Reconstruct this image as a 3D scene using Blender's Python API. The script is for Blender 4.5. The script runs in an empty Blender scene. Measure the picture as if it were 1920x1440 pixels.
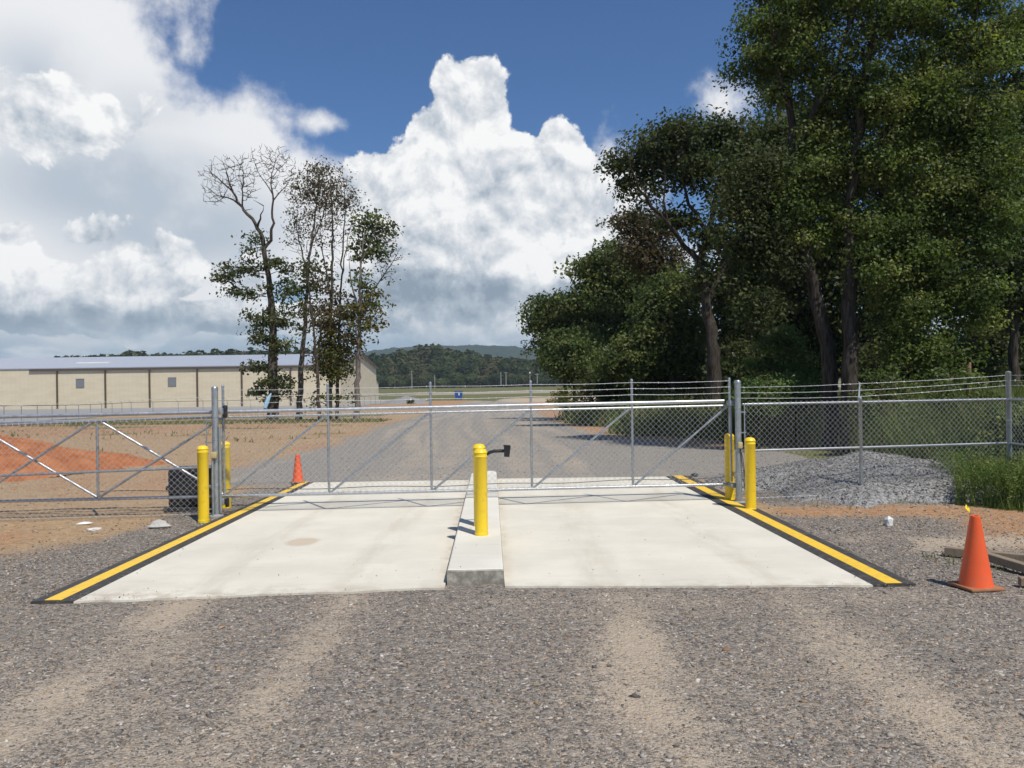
import bpy, bmesh, math, random
import numpy as np
from mathutils import Vector, Matrix
R = math.radians
scene = bpy.context.scene
COL = scene.collection
rng = np.random.default_rng(7)

# ------------------------------------------------------------------ camera
CAM_H, FPX = 2.1, 1500.0            # eye height (m), focal length in pixels of the 1920 px wide photograph
ROLL, PITCH = R(0.8), -2 / 1500.0
cd = bpy.data.cameras.new('camera'); cam = bpy.data.objects.new('camera', cd); COL.objects.link(cam)
cd.sensor_width = 36.0; cd.lens = FPX / 1920 * 36.0; cd.clip_start = 0.1; cd.clip_end = 30000
cam.matrix_world = (Matrix.Translation((0, 0, CAM_H)) @ Matrix.Rotation(R(90) + PITCH, 4, 'X') @ Matrix.Rotation(-ROLL, 4, 'Z'))
scene.camera = cam

def ground_z(x, y):                 # the site falls gently by two metres beyond the gate
    y = np.asarray(y, float); t = np.clip((y - 22) / 100, 0, 1); u = np.clip((y - 240) / 420, 0, 1)
    return -2 * t * t * (3 - 2 * t) + 1.3 * u * u * (3 - 2 * u)

def ray(px, py):
    dx, dy = px - 960, 720 - py
    tx = dx * math.cos(ROLL) + dy * math.sin(ROLL); ty = -dx * math.sin(ROLL) + dy * math.cos(ROLL)
    fy = FPX * math.cos(PITCH) - ty * math.sin(PITCH); fz = FPX * math.sin(PITCH) + ty * math.cos(PITCH)
    return tx / fy, fz / fy

def G(px, py, z=None):              # point of the ground (or of a level plane) seen at a photograph pixel
    rx, rz = ray(px, py)
    if z is not None:
        y = (z - CAM_H) / rz
        return Vector((rx * y, y, z))
    y = 1.0
    while CAM_H + rz * y > ground_z(0, y) and y < 5000: y += .02 * max(1, y / 20)
    return Vector((rx * y, y, float(ground_z(0, y))))

def D(px, py, y):                   # point at depth y
    rx, rz = ray(px, py)
    return Vector((rx * y, y, CAM_H + rz * y))

# ------------------------------------------------------------------ light
SUN_EL, SUN_AZ = R(57), R(148)      # azimuth clockwise from +Y: behind the viewer, to the right
sd = bpy.data.lights.new('sun', 'SUN'); sd.energy = 4.6; sd.angle = R(0.53); sd.color = (1, .955, .88)
sun = bpy.data.objects.new('sun', sd); COL.objects.link(sun)
sdir = Vector((math.sin(SUN_AZ) * math.cos(SUN_EL), math.cos(SUN_AZ) * math.cos(SUN_EL), math.sin(SUN_EL)))
sun.rotation_euler = sdir.to_track_quat('Z', 'Y').to_euler(); sun.location = (20, -20, 40)
scene.view_settings.view_transform = 'Standard'; scene.view_settings.look = 'None'
scene.view_settings.gamma = 1; scene.view_settings.exposure = 0
scene.cycles.max_bounces = 6; scene.cycles.diffuse_bounces = 3; scene.cycles.transparent_max_bounces = 8
scene.cycles.volume_bounces = 1

class NT:                            # small node-tree writer
    def __init__(s, tree): s.t = tree; s.l = tree.links
    def n(s, typ, **kw):
        nd = s.t.nodes.new(typ)
        for k, v in kw.items(): setattr(nd, k, v)
        return nd
    def put(s, sock, v):
        if isinstance(v, bpy.types.NodeSocket): s.l.new(v, sock)
        elif v is not None: sock.default_value = v
    def m(s, op, a, b=None, c=None, clamp=False):
        nd = s.n('ShaderNodeMath', operation=op, use_clamp=clamp)
        s.put(nd.inputs[0], a); s.put(nd.inputs[1], b); s.put(nd.inputs[2], c)
        return nd.outputs[0]
    def v(s, op, a, b=None, c=None, scale=None):
        nd = s.n('ShaderNodeVectorMath', operation=op)
        s.put(nd.inputs[0], a); s.put(nd.inputs[1], b); s.put(nd.inputs[2], c)
        if scale is not None: s.put(nd.inputs['Scale'], scale)
        return nd.outputs['Value'] if op in ('LENGTH', 'DISTANCE', 'DOT_PRODUCT') else nd.outputs[0]
    def ramp(s, x, a, b, lo=0., hi=1., smooth=True):
        nd = s.n('ShaderNodeMapRange', interpolation_type='SMOOTHSTEP' if smooth else 'LINEAR', clamp=True)
        for i, q in enumerate((x, a, b, lo, hi)): s.put(nd.inputs[i], q)
        return nd.outputs[0]
    def mix(s, f, a, b, blend='MIX'):
        nd = s.n('ShaderNodeMix', data_type='RGBA', blend_type=blend, clamp_factor=True)
        s.put(nd.inputs[0], f); s.put(nd.inputs[6], a); s.put(nd.inputs[7], b)
        return nd.outputs[2]
    def noise(s, vec, scale, detail=4, rough=.5, dim='3D', dist=0., out=0):
        nd = s.n('ShaderNodeTexNoise', noise_dimensions=dim)
        s.put(nd.inputs['Vector'], vec); s.put(nd.inputs['Scale'], scale); s.put(nd.inputs['Detail'], detail)
        s.put(nd.inputs['Roughness'], rough); s.put(nd.inputs['Distortion'], dist)
        return nd.outputs[out]
    def voro(s, vec, scale, dim='3D', feature='F1', detail=0., rough=.5, rand=1., out='Distance', lac=2.):
        nd = s.n('ShaderNodeTexVoronoi', voronoi_dimensions=dim, feature=feature, normalize=True)
        s.put(nd.inputs['Vector'], vec); s.put(nd.inputs['Scale'], scale); s.put(nd.inputs['Randomness'], rand)
        if 'Detail' in nd.inputs: s.put(nd.inputs['Detail'], detail); s.put(nd.inputs['Roughness'], rough); s.put(nd.inputs['Lacunarity'], lac)
        return nd.outputs[out]

def c4(r, g, b): return (r, g, b, 1.)

def build_world():
    w = bpy.data.worlds.new('World'); scene.world = w; w.use_nodes = True
    t = w.node_tree; t.nodes.clear(); k = NT(t)
    STR = 0.1
    sky = k.n('ShaderNodeTexSky', sky_type='NISHITA', sun_disc=False)
    sky.sun_elevation = SUN_EL; sky.sun_rotation = SUN_AZ; sky.air_density = 1.0; sky.dust_density = .6; sky.ozone_density = 2.0
    blue = k.mix(1.0, sky.outputs[0], c4(.48, .70, .97), 'MULTIPLY')
    tc = k.n('ShaderNodeTexCoord'); sep = k.n('ShaderNodeSeparateXYZ'); k.l.new(tc.outputs['Generated'], sep.inputs[0])
    az = k.m('ARCTAN2', sep.outputs[0], sep.outputs[1]); el = k.m('ARCSINE', sep.outputs[2])
    cmb = k.n('ShaderNodeCombineXYZ'); k.put(cmb.inputs[0], az); k.put(cmb.inputs[1], el)
    p = cmb.outputs[0]                                    # azimuth / elevation in radians
    def ae(px, py):
        rx, rz = ray(px, py); a = math.atan(rx); return a, math.atan(rz * math.cos(a))
    warp = k.noise(p, 9, 2, .5, '2D', out=1)
    wv = k.v('MULTIPLY_ADD', warp, (.034, .034, 0), (-.017, -.017, 0))
    q = k.v('ADD', p, wv)
    fbm = k.noise(p, 9, 9, .58, '2D')
    fine = k.noise(q, 34, 6, .6, '2D')
    def billow(vec):
        a = k.voro(vec, 8.5, '2D', 'F1', 5.0, .56, lac=2.1)
        return k.m('SUBTRACT', 1., a)
    N = billow(q)
    N2 = billow(k.v('ADD', q, (.006, .016, 0)))           # the same puffs a little nearer the sun
    relief = k.m('SUBTRACT', N, N2)
    def blobs(lst, src, sharp=None):
        cur = None
        for (px, py, rx, ry, h) in lst:
            a, e = ae(px, py); sx, sy = 1500. / rx, 1500. / ry
            d = k.v('LENGTH', k.v('MULTIPLY_ADD', src, (sx, sy, 0), (-a * sx, -e * sy, 0)))
            val = k.m('MULTIPLY_ADD', d, -h, h)
            cur = val if cur is None else k.m('SMOOTH_MAX', cur, val, .12)
        return cur
    # -- high veil of the storm cloud at left and the hazy low bank
    A = blobs(ANVIL, p)
    Af = k.m('ADD', A, k.m('MULTIPLY_ADD', fbm, 1.15, -.58))
    aA = k.ramp(Af, -.02, .36)
    gA = k.ramp(blobs(ANVIL_GREY, p), -.05, .75)
    colA = k.mix(gA, c4(.86, .87, .89), c4(.50, .565, .65))
    colA = k.mix(k.m('MULTIPLY', k.ramp(fbm, .45, .75), .38), colA, c4(.88, .89, .90))
    # -- sharp cumulus
    B = blobs(CUMULUS, q)
    H = k.m('ADD', k.m('MULTIPLY_ADD', N, 1.05, -.72), B)
    H = k.m('ADD', H, k.m('MULTIPLY_ADD', fine, .20, -.10))
    aB = k.ramp(H, 0., .075)
    gB = k.ramp(k.m('ADD', blobs(CUMULUS_GREY, q), k.m('MULTIPLY_ADD', fbm, .7, -.40)), -.08, .75)
    lit = k.m('MULTIPLY_ADD', relief, 2.7, .875)
    lit = k.m('ADD', lit, k.m('MULTIPLY_ADD', fine, .10, -.05))
    lit = k.m('SUBTRACT', lit, k.m('MULTIPLY', gB, .66))
    lit = k.m('SUBTRACT', lit, k.ramp(H, .55, 0., 0., .10))
    cB = k.n('ShaderNodeValToRGB'); k.put(cB.inputs[0], lit)
    cr = cB.color_ramp; cr.elements[0].position = .1; cr.elements[0].color = c4(.27, .335, .415); cr.elements[1].position = 1.0; cr.elements[1].color = c4(.98, .98, .975)
    e_ = cr.elements.new(.42); e_.color = c4(.44, .505, .58); e_ = cr.elements.new(.72); e_.color = c4(.72, .75, .79)
    # -- low hazy stratus near the horizon
    low = k.m('MULTIPLY', k.ramp(el, .095, .035), k.ramp(k.noise(k.v('MULTIPLY', q, (5, 16, 0)), 1.0, 6, .55, '2D'), .25, .5, .55, 1.))
    stl = k.noise(k.v('MULTIPLY', q, (7, 26, 0)), 1.0, 7, .6, '2D')
    lowc = k.mix(k.ramp(stl, .46, .72), c4(.36, .45, .56), c4(.66, .715, .775))
    BG = k.n('ShaderNodeVectorMath', operation='SCALE'); k.put(BG.inputs[0], blue); BG.inputs['Scale'].default_value = STR
    out = k.mix(aA, BG.outputs[0], colA)
    out = k.mix(aB, out, cB.outputs[0])
    out = k.mix(low, out, lowc)
    sc = k.n('ShaderNodeVectorMath', operation='SCALE'); k.put(sc.inputs[0], out); sc.inputs['Scale'].default_value = 1 / STR
    bg = k.n('ShaderNodeBackground'); k.put(bg.inputs[0], sc.outputs[0]); bg.inputs[1].default_value = STR
    o = k.n('ShaderNodeOutputWorld'); k.l.new(bg.outputs[0], o.inputs[0])
    w.cycles.sampling_method = 'MANUAL'; w.cycles.sample_map_resolution = 512

# cloud masses: (photograph pixel of the centre, half width, half height, weight)
ANVIL = [(40, 130, 300, 330, 1.0), (200, 250, 230, 200, .9), (330, 330, 260, 170, .9), (480, 400, 230, 150, .85), (600, 430, 200, 150, .7), (560, 355, 170, 90, .85), (650, 360, 130, 90, .8), (150, 480, 460, 230, .9), (800, 470, 420, 190, .8),
         (345, 95, 60, 75, .34), (380, 60, 40, 60, .20), (610, 232, 110, 26, .27), (1352, 205, 100, 36, .20), (1120, 330, 140, 110, .42), (-500, 200, 500, 500, .9), (1000, 560, 400, 120, .7)]
ANVIL_GREY = [(220, 350, 300, 120, 1.0), (60, 130, 130, 90, .55), (330, 420, 280, 110, 1.0), (260, 200, 160, 70, .35)]
CUMULUS = [(880, 210, 76, 84, .60), (918, 190, 36, 56, .44), (800, 262, 64, 60, .52), (965, 300, 60, 56, .55), (850, 300, 140, 80, .85), (1040, 295, 50, 66, .50), (940, 370, 220, 120, 1.0), (760, 345, 130, 70, .8),
           (930, 470, 260, 170, 1.1), (1100, 440, 100, 110, .85), (720, 450, 100, 120, .8), (850, 560, 240, 90, .9),
           (110, 215, 130, 60, .34), (60, 260, 120, 46, .28),
           (10, 490, 56, 80, .66), (92, 540, 76, 56, .66), (150, 440, 66, 36, .36), (230, 520, 84, 62, .68), (330, 505, 52, 60, .62), (180, 590, 260, 42, .62), (440, 595, 130, 40, .55), (445, 535, 46, 42, .40), (560, 600, 120, 36, .5), (1010, 600, 130, 40, .5)]
CUMULUS_GREY = [(820, 560, 200, 80, 1.3), (930, 430, 70, 110, .38), (1060, 560, 130, 50, 1.0), (760, 480, 70, 50, .45), (240, 592, 230, 40, .85), (40, 615, 160, 40, .75), (1020, 320, 80, 36, .45), (700, 605, 140, 50, .8), (450, 620, 150, 34, .8)]
build_world()

# ------------------------------------------------------------------ helpers
def value_noise(x, y, seed=0):
    x = np.asarray(x, float); y = np.asarray(y, float)
    xi = np.floor(x).astype(np.int64); yi = np.floor(y).astype(np.int64); fx = x - xi; fy = y - yi
    def h(a, b):
        n = (a * 374761393 + b * 668265263 + seed * 982451653) & 0xffffffff
        n = ((n ^ (n >> 13)) * 1274126177) & 0xffffffff
        return ((n ^ (n >> 16)) & 0xffff) / 65535.
    fx = fx * fx * (3 - 2 * fx); fy = fy * fy * (3 - 2 * fy)
    return (h(xi, yi) * (1 - fx) + h(xi + 1, yi) * fx) * (1 - fy) + (h(xi, yi + 1) * (1 - fx) + h(xi + 1, yi + 1) * fx) * fy

def fbm2(x, y, octaves=4, seed=0):
    s = 0; a = .5; t = 0
    for i in range(octaves):
        s = s + a * value_noise(x * 2 ** i + 17 * i, y * 2 ** i - 9 * i, seed + i); t += a; a *= .55
    return s / t

def sstep(x, a, b):
    t = np.clip((x - a) / (b - a), 0, 1); return t * t * (3 - 2 * t)

def tag(o, label=None, cat=None, group=None, kind=None):
    if label: o['label'] = label
    if cat: o['category'] = cat
    if group: o['group'] = group
    if kind: o['kind'] = kind
    return o

def empty(name, loc, label=None, cat=None, group=None, rz=0):
    o = bpy.data.objects.new(name, None); COL.objects.link(o); o.empty_display_size = .2
    o.location = loc; o.rotation_euler.z = rz
    return tag(o, label, cat, group)

class MB:                            # mesh collector: everything added becomes ONE mesh object
    def __init__(s): s.v = []; s.f = []; s.c = []; s.col = None
    def add(s, verts, faces, col=None):
        o = len(s.v); s.v += [tuple(p) for p in verts]; s.f += [tuple(i + o for i in f) for f in faces]
        s.c += [col or (1, 1, 1, 1)] * len(verts)
    def box(s, c, size, rot=None, taper=1.0, col=None):
        x, y, z = size[0] / 2, size[1] / 2, size[2] / 2
        vs = [Vector((a * x * (taper if d > 0 else 1), b * y * (taper if d > 0 else 1), d * z)) for d in (-1, 1) for a, b in ((-1, -1), (1, -1), (1, 1), (-1, 1))]
        if rot is not None: vs = [rot @ v for v in vs]
        c = Vector(c)
        s.add([v + c for v in vs], [(3, 2, 1, 0), (4, 5, 6, 7), (0, 1, 5, 4), (1, 2, 6, 5), (2, 3, 7, 6), (3, 0, 4, 7)], col)
    def bevel_box(s, c, size, r=.02, seg=3, rot=None):
        bm = bmesh.new(); bmesh.ops.create_cube(bm, size=1); bmesh.ops.scale(bm, vec=size, verts=bm.verts)
        bmesh.ops.bevel(bm, geom=bm.edges[:], offset=r, segments=seg, profile=.5, affect='EDGES')
        bm.verts.index_update(); M = rot or Matrix.Identity(3)
        s.add([M @ v.co + Vector(c) for v in bm.verts], [[v.index for v in f.verts] for f in bm.faces]); bm.free()
    def tube(s, pts, rad, n=8, cap=True, col=None):
        pts = [Vector(p) for p in pts]; m = len(pts)
        if not hasattr(rad, '__len__'): rad = [rad] * m
        vs = []; fs = []; prev = None
        for i, p in enumerate(pts):
            d = (pts[min(i + 1, m - 1)] - pts[max(i - 1, 0)])
            d = d.normalized() if d.length > 1e-9 else Vector((0, 0, 1))
            if prev is None:
                u = d.cross(Vector((0, 0, 1)) if abs(d.z) < .9 else Vector((1, 0, 0))).normalized()
            else:
                u = prev - d * prev.dot(d); u = u.normalized() if u.length > 1e-6 else d.orthogonal().normalized()
            prev = u; w = d.cross(u)
            for k in range(n):
                a = 2 * math.pi * k / n; vs.append(p + (u * math.cos(a) + w * math.sin(a)) * rad[i])
        for i in range(m - 1):
            for k in range(n):
                a = i * n + k; b = i * n + (k + 1) % n; fs.append((a, b, b + n, a + n))
        if cap: fs += [tuple(range(n))[::-1], tuple(range((m - 1) * n, m * n))]
        s.add(vs, fs, col)
    def lathe(s, prof, c=(0, 0, 0), n=24, col=None):
        c = Vector(c); vs = []; fs = []
        for r, z in prof:
            for k in range(n):
                a = 2 * math.pi * k / n; vs.append(c + Vector((r * math.cos(a), r * math.sin(a), z)))
        for i in range(len(prof) - 1):
            for k in range(n):
                a = i * n + k; b = i * n + (k + 1) % n; fs.append((a, b, b + n, a + n))
        fs += [tuple(range(n))[::-1], tuple(range((len(prof) - 1) * n, len(prof) * n))]
        s.add(vs, fs, col)
    def prism(s, poly, z0, z1, col=None):      # vertical prism over a counter-clockwise plan outline
        n = len(poly); vs = [(x, y, z0) for x, y in poly] + [(x, y, z1) for x, y in poly]
        s.add(vs, [tuple(range(n))[::-1], tuple(range(n, 2 * n))] + [(i, (i + 1) % n, n + (i + 1) % n, n + i) for i in range(n)], col)
    def build(s, name, mat, parent=None, origin=None, smooth=False, colors=False):
        me = bpy.data.meshes.new(name)
        off = Vector(origin) if origin is not None else (Vector(parent.location) if parent else Vector((0, 0, 0)))
        v = np.array(s.v, float) - np.array(off)
        if parent is not None and parent.parent is not None: v = v - np.array(parent.parent.location)
        me.from_pydata(v.tolist(), [], s.f); me.materials.append(mat)
        if colors:
            at = me.color_attributes.new('tint', 'FLOAT_COLOR', 'POINT'); at.data.foreach_set('color', np.array(s.c, np.float32).ravel())
        if smooth: me.polygons.foreach_set('use_smooth', [True] * len(me.polygons))
        me.update(); o = bpy.data.objects.new(name, me); COL.objects.link(o)
        if smooth == 'auto': me.set_sharp_from_angle(angle=R(40))
        if parent is not None: o.parent = parent
        elif origin is not None: o.location = origin
        return o

def raw_mesh(name, verts, quads, mat, parent=None, colors=None, smooth=False, origin=None, attr='tint'):
    """fast numpy mesh; quads (n, k) with k = 3 or 4"""
    me = bpy.data.meshes.new(name); verts = np.asarray(verts, np.float32); quads = np.asarray(quads, np.int32)
    if parent is not None: verts = verts - np.array(parent.location, np.float32)
    elif origin is not None: verts = verts - np.array(origin, np.float32)
    n, k = quads.shape
    me.vertices.add(len(verts)); me.vertices.foreach_set('co', verts.ravel())
    me.loops.add(n * k); me.loops.foreach_set('vertex_index', quads.ravel())
    me.polygons.add(n); me.polygons.foreach_set('loop_start', np.arange(0, n * k, k, dtype=np.int32))
    if smooth: me.polygons.foreach_set('use_smooth', np.ones(n, bool))
    me.materials.append(mat)
    if colors is not None:
        at = me.color_attributes.new(attr, 'FLOAT_COLOR', 'POINT')
        c = np.ones((len(verts), 4), np.float32); c[:, :colors.shape[1]] = colors; at.data.foreach_set('color', c.ravel())
    me.update(calc_edges=True); me.validate()
    o = bpy.data.objects.new(name, me); COL.objects.link(o)
    if parent is not None: o.parent = parent
    elif origin is not None: o.location = origin
    return o

# ------------------------------------------------------------------ materials
def new_mat(name):
    m = bpy.data.materials.new(name); m.use_nodes = True; t = m.node_tree; t.nodes.clear(); k = NT(t)
    bs = k.n('ShaderNodeBsdfPrincipled'); o = k.n('ShaderNodeOutputMaterial'); k.l.new(bs.outputs[0], o.inputs[0])
    return m, k, bs, o

def bump(k, bs, h, strength=.3, dist=.01):
    b = k.n('ShaderNodeBump'); b.inputs['Strength'].default_value = strength; b.inputs['Distance'].default_value = dist
    k.put(b.inputs['Height'], h); k.l.new(b.outputs[0], bs.inputs['Normal'])

def simple(name, col, rough=.6, metal=0., var=.15, scale=6., dirt=None, dirt_amt=.3, spec=.5, bmp=0., bscale=60.):
    m, k, bs, o = new_mat(name)
    geo = k.n('ShaderNodeTexCoord').outputs['Object']
    n = k.noise(geo, scale, 5, .6)
    f = k.m('MULTIPLY_ADD', n, 2 * var, 1 - var)
    vv = k.n('ShaderNodeVectorMath', operation='SCALE'); vv.inputs[0].default_value = col; k.put(vv.inputs['Scale'], f)
    c = vv.outputs[0]
    if dirt:
        d = k.ramp(k.noise(geo, scale * 2.7, 6, .65), .48, .75, 0., dirt_amt); c = k.mix(d, c, c4(*dirt))
    k.put(bs.inputs['Base Color'], c); bs.inputs['Metallic'].default_value = metal
    k.put(bs.inputs['Roughness'], k.m('MULTIPLY_ADD', n, .3, rough - .15, clamp=True))
    bs.inputs['Specular IOR Level'].default_value = spec
    if bmp: bump(k, bs, k.noise(geo, bscale, 4, .6), bmp, .004)
    return m

def mat_ground():
    m, k, bs, o = new_mat('ground_surface')
    pos = k.n('ShaderNodeNewGeometry').outputs['Position']
    at = k.n('ShaderNodeAttribute', attribute_name='zone'); sp = k.n('ShaderNodeSeparateColor'); k.l.new(at.outputs['Color'], sp.inputs[0])
    tan, org, grs, grav = sp.outputs[0], sp.outputs[1], sp.outputs[2], at.outputs['Alpha']
    n1 = k.noise(pos, 1.7, 7, .62); n2 = k.noise(pos, 9, 6, .65); n3 = k.noise(pos, 55, 4, .7)
    def stones(scale):
        vo = k.n('ShaderNodeTexVoronoi', voronoi_dimensions='3D'); k.put(vo.inputs['Vector'], pos); vo.inputs['Scale'].default_value = scale
        s3 = k.n('ShaderNodeSeparateColor'); k.l.new(vo.outputs['Color'], s3.inputs[0])
        return vo.outputs['Distance'], s3.outputs[0], s3.outputs[1]
    d1, r1, q1 = stones(38); d2, r2, q2 = stones(85)
    rp = k.n('ShaderNodeValToRGB'); k.put(rp.inputs[0], k.mix(k.m('GREATER_THAN', q1, .45), r2, r1))
    cr = rp.color_ramp; cr.elements[0].position = 0; cr.elements[0].color = c4(.055, .048, .042); cr.elements[1].position = 1; cr.elements[1].color = c4(.56, .51, .45)
    for ps, cc in ((.3, (.142, .127, .111)), (.62, (.228, .203, .176)), (.86, (.315, .282, .243)), (.93, (.30, .19, .11))): cr.elements.new(ps).color = c4(*cc)
    gravel = k.mix(k.m('MULTIPLY', k.ramp(n2, .35, .7), .35), rp.outputs[0], c4(.27, .222, .168))
    py_ = k.n('ShaderNodeSeparateXYZ'); k.l.new(pos, py_.inputs[0])
    gravel = k.mix(k.m('MULTIPLY', k.ramp(py_.outputs[1], 15.5, 18), k.m('MULTIPLY_ADD', n1, .5, .45)), gravel, k.mix(n2, c4(.22, .203, .178), c4(.33, .308, .272)))      # paler crushed limestone beyond the gate
    soil = k.mix(k.ramp(n2, .3, .7), c4(.33, .21, .105), c4(.46, .315, .175))
    osoil = k.mix(k.ramp(n2, .3, .72), c4(.35, .165, .068), c4(.45, .28, .15))
    soil = k.mix(k.ramp(k.m('ADD', org, k.m('MULTIPLY_ADD', n1, .9, -.42)), .2, .8), soil, osoil)
    soil = k.mix(k.m('MULTIPLY', k.ramp(r1, .55, .8), .6), soil, rp.outputs[0])
    soil = k.mix(k.m('MULTIPLY', k.ramp(n3, .55, .8), .4), soil, c4(.14, .085, .045))
    soil = k.mix(k.m('MULTIPLY', k.ramp(k.noise(k.v('MULTIPLY', pos, (1, 3.5, 1)), 1.6, 6, .68), .52, .7), .55), soil, c4(.19, .125, .07))
    g = k.ramp(k.m('ADD', grav, k.m('ADD', k.m('MULTIPLY_ADD', n2, .7, -.35), k.m('MULTIPLY_ADD', r2, .3, -.15))), .3, .7)
    base = k.mix(g, soil, gravel)
    fines = k.mix(k.ramp(n3, .3, .7), c4(.40, .32, .23), c4(.51, .42, .315))
    fa = k.m('ADD', tan, k.m('ADD', k.m('MULTIPLY_ADD', n2, .9, -.47), k.m('MULTIPLY_ADD', r2, .55, -.30)))
    base = k.mix(k.m('MULTIPLY', k.ramp(fa, .2, .95), .85), base, fines)
    gr = k.mix(k.ramp(n2, .3, .7), c4(.075, .09, .030), c4(.175, .165, .065))
    base = k.mix(k.ramp(k.m('ADD', grs, k.m('MULTIPLY_ADD', n1, .7, -.35)), .3, .7), base, gr)
    k.put(bs.inputs['Base Color'], base); bs.inputs['Roughness'].default_value = .95; bs.inputs['Specular IOR Level'].default_value = .15
    hgt = k.m('ADD', k.m('MULTIPLY', d1, -.6), k.m('ADD', k.m('MULTIPLY', d2, -.3), k.m('MULTIPLY', n2, 1.2)))
    bump(k, bs, hgt, .8, .022)
    return m

def mat_concrete(name, light, dark, stain=True):
    m, k, bs, o = new_mat(name)
    pos = k.n('ShaderNodeNewGeometry').outputs['Position']
    n = k.noise(pos, .9, 6, .6); n2 = k.noise(k.v('MULTIPLY', pos, (.7, 6, 1)), 1.3, 5, .6); n3 = k.noise(pos, 40, 4, .7)
    c = k.mix(k.ramp(n, .3, .7), c4(*dark), c4(*light))
    c = k.mix(k.m('MULTIPLY', k.ramp(n2, .55, .75), .22), c, c4(.40, .37, .31))
    c = k.mix(k.m('MULTIPLY', k.ramp(n3, .5, .8), .18), c, c4(.42, .38, .32))
    sp = k.n('ShaderNodeTexVoronoi'); k.put(sp.inputs['Vector'], pos); sp.inputs['Scale'].default_value = 3.1; s3 = k.n('ShaderNodeSeparateColor'); k.l.new(sp.outputs['Color'], s3.inputs[0])
    c = k.mix(k.m('MULTIPLY', k.m('LESS_THAN', sp.outputs['Distance'], k.m('MULTIPLY_ADD', s3.outputs[0], .09, -.055)), .7), c, c4(.14, .115, .09))
    k.put(bs.inputs['Base Color'], c)
    bs.inputs['Roughness'].default_value = .85; bs.inputs['Specular IOR Level'].default_value = .25
    bump(k, bs, k.m('ADD', n3, n2), .12, .004)
    return m, k, bs, c, pos

def mat_pad():
    m, k, bs, c, pos = mat_concrete('concrete_pad', (.69, .645, .535), (.60, .56, .465))
    # the round rust-brown stain of the left lane and the brown dirt beside the island
    st = G(567, 1017)
    w = k.v('ADD', pos, k.v('MULTIPLY_ADD', k.noise(pos, 6, 4, .6, out=1), (.14, .14, 0), (-.07, -.07, 0)))
    d = k.v('LENGTH', k.v('MULTIPLY', k.v('SUBTRACT', w, (st.x, st.y, .015)), (1, .8, 1)))
    c = k.mix(k.m('MULTIPLY', k.ramp(d, .27, .16), .42), c, c4(.38, .22, .09))
    sx = k.n('ShaderNodeSeparateXYZ'); k.l.new(w, sx.inputs[0])
    line = k.m('ADD', sx.outputs[0], k.m('MULTIPLY_ADD', sx.outputs[1], .026, -.21))      # distance across the island axis
    e = k.ramp(k.m('ABSOLUTE', k.m('ADD', line, .41)), .46, .30)
    c = k.mix(k.m('MULTIPLY', k.m('MULTIPLY', e, k.ramp(k.noise(pos, 3, 5, .65), .35, .7)), .45), c, c4(.34, .24, .15))
    fr = k.m('MULTIPLY', k.ramp(sx.outputs[1], 8.55, 8.0), k.ramp(k.noise(pos, 5, 5, .6), .4, .65, 0., .6))
    c = k.mix(fr, c, c4(.36, .29, .215))
    lane = None                                                                             # tyre dust carried onto the lanes
    for xc in (-3.25, -1.7, .95, 2.6):
        d_ = k.ramp(k.m('ABSOLUTE', k.m('SUBTRACT', sx.outputs[0], xc)), .42, .05); lane = d_ if lane is None else k.m('MAXIMUM', lane, d_)
    c = k.mix(k.m('MULTIPLY', k.m('MULTIPLY', lane, k.ramp(k.noise(k.v('MULTIPLY', pos, (2.2, .5, 1)), 1.6, 5, .6), .35, .7)), .38), c, c4(.43, .37, .28))
    broom = k.noise(k.v('MULTIPLY', pos, (1.5, 70, 1)), 1., 3, .6); c = k.mix(k.m('MULTIPLY', k.ramp(broom, .45, .75), .14), c, c4(.40, .37, .31))
    k.put(bs.inputs['Base Color'], c)
    return m

def mat_island():
    m, k, bs, c, pos = mat_concrete('concrete_island', (.70, .665, .575), (.60, .57, .485))
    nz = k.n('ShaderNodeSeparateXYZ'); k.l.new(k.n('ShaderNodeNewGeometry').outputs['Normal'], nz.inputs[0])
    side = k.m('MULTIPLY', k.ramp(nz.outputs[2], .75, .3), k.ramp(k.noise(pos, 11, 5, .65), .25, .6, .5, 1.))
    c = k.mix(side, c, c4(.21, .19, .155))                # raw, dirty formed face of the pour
    k.put(bs.inputs['Base Color'], c)
    return m

def mat_galv(name, base, rough=.42, metal=.75):
    m, k, bs, o = new_mat(name)
    pos = k.n('ShaderNodeTexCoord').outputs['Object']
    v = k.n('ShaderNodeTexVoronoi'); k.put(v.inputs['Vector'], k.v('MULTIPLY', pos, (1, 1, .35))); v.inputs['Scale'].default_value = 45
    s3 = k.n('ShaderNodeSeparateColor'); k.l.new(v.outputs['Color'], s3.inputs[0])
    n = k.noise(pos, 5, 5, .6)
    f = k.m('ADD', k.m('MULTIPLY_ADD', s3.outputs[0], .25, .80), k.m('MULTIPLY_ADD', n, .3, -.15))
    vv = k.n('ShaderNodeVectorMath', operation='SCALE'); vv.inputs[0].default_value = base; k.put(vv.inputs['Scale'], f)
    k.put(bs.inputs['Base Color'], vv.outputs[0]); bs.inputs['Metallic'].default_value = metal
    k.put(bs.inputs['Roughness'], k.m('MULTIPLY_ADD', s3.outputs[1], .15, rough - .07))
    return m

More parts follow.
